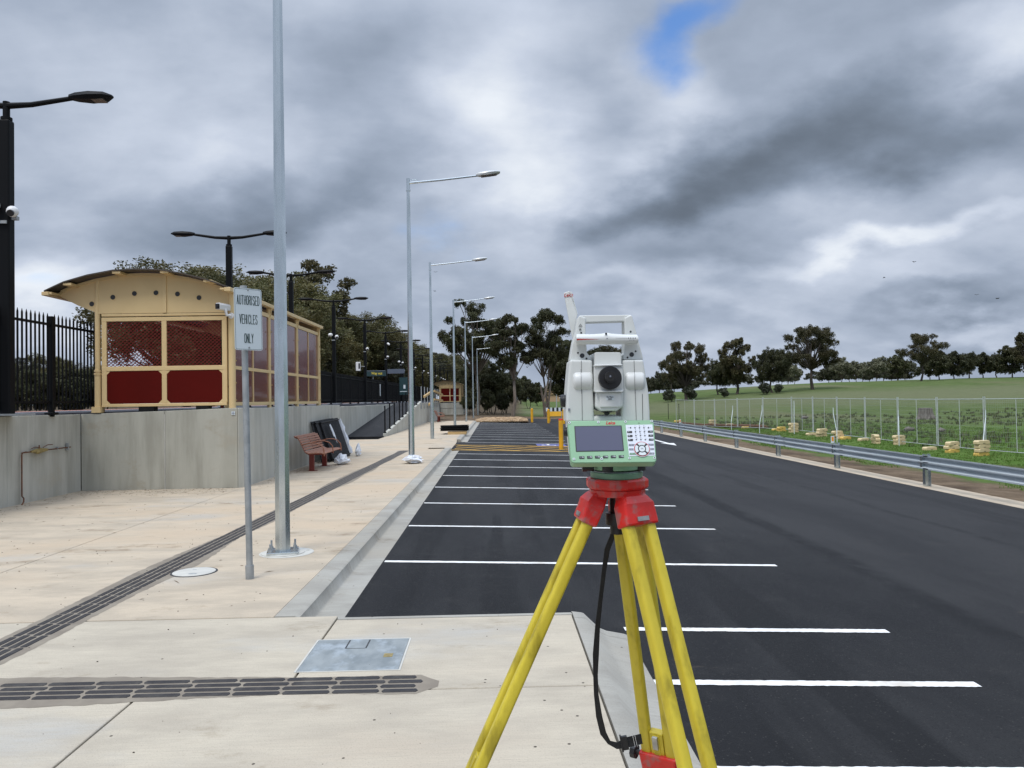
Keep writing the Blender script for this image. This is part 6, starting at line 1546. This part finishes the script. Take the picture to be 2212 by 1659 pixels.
# keypad : zoom coordinates of the second, closer crop (1500,1010 - 1620,1140 over 1531 x 1659)
def K(x, y): return ((((1500+x*.07838)*.8848)-1150.2)/.2932, (((1010+y*.07838)*.8848)-601.7)/.2932)
def krect(x0, y0, x1, y1, name, m, o0=.0018, o1=.0025, r=2): 
    a = [K(x0, y0), K(x1, y0), K(x1, y1), K(x0, y1)]; sh = (y1-y0)*.10*.0
    return pext(rpoly(*a[0], *a[1], *a[2], *a[3], r), o0, o1).build(name, m, pn, smooth=0)
for i, y in enumerate((440, 563, 685, 808)):
    for j in range(3):
        x = 640+j*139+i*15; c = PP(*K(x, y), .0018); MB().cyl(c, c+nv*.0009, .00135, n=10).build('number_key', m_blackp, pn)
        ptext(['1', '2', '3', '4', '5', '6', '7', '8', '9', '+/-', '0', '.'][i*3+j], *K(x-2, y-58), .0036, m_keyg, 1., .0019, .0001)
        ptext(['A', 'F', 'K', 'P', 'U', 'Z', 'b', 'g', 'l', 'q', 'v', '#'][i*3+j], *K(x+45, y-28), .0022, m_keyg, 1., .0019, .0)
for x in (500, 1060):
    c = PP(*K(x, 438), .0018); MB().cyl(c, c+nv*.0009, .0015, n=10).build('side_key', m_blackp, pn)
ptext('O', *K(436, 440), .0030, m_keyg, off=.0019); ptext('<-', *K(1130, 434), .0026, m_keyg, off=.0019)
for i, y in enumerate((567, 690, 815)):
    krect(400+i*14, y-30, 552+i*14, y+32, 'function_key', m_blackp); krect(1045+i*15, y-42, 1198+i*10, y+20, 'function_key', m_blackp)
    ptext('F%d' % (7+i), *K(445+i*14, y), .0030, m_sign, 1., .0027, .00005); ptext('F%d' % (10+i), *K(1135+i*14, y-12), .0030, m_sign, 1., .0027, .00005)
for i, (y, l, r_) in enumerate(((975, 'Fn', 'Esc'), (1110, 'Hm', 'OK'), (1250, 'Fav', 'Del'))):
    krect(445+i*14, y-32, 665+i*30-(30 if i == 1 else 0), y+30, 'wide_key', m_green2 if i == 2 else m_keyg, .0018, .0022); krect(985+(80 if i == 1 else 35 if i == 2 else 0), y-42, 1228+i*8, y+20, 'wide_key', m_keyg, .0018, .0022)
    ptext(l, *K(520+i*14, y), .0024, m_sign, 1., .0026); ptext(r_, *K(1150+i*20, y-8), .0024, m_sign, 1., .0026)
c = PP(*K(855, 1105), .0019)
def kdisc(r, o0, o1, name, m, n=36): MB().cyl(c+nv*o0, c+nv*o1, r, n=n).build(name, m, pn)
kdisc(.0168, .0002, .0010, 'navigation_ring', m_key); kdisc(.0158, .0006, .0014, 'navigation_ring', m_logo); kdisc(.0146, .0010, .0018, 'navigation_ring', m_blackp)
for k_ in range(4):
    a0 = radians(45+90*k_+9); a1 = radians(135+90*k_-9); b = MB(); ring_ = []
    for a in [a0+(a1-a0)*i/8 for i in range(9)]: ring_.append(c+ux*cos(a)*.0142+uy*sin(a)*.0142+nv*.0019)
    for a in [a1+(a0-a1)*i/8 for i in range(9)]: ring_.append(c+ux*cos(a)*.0082+uy*sin(a)*.0082+nv*.0019)
    MB().loft([ring_, [q+nv*.0008 for q in ring_]]).build('arrow_key', m_sign, pn, smooth=0)
kdisc(.0062, .0015, .0028, 'ok_key', m_sign)
text('OK', .0036, m_keyg, pn, Matrix.Translation(c+nv*.0030) @ BM, ext=.0001)
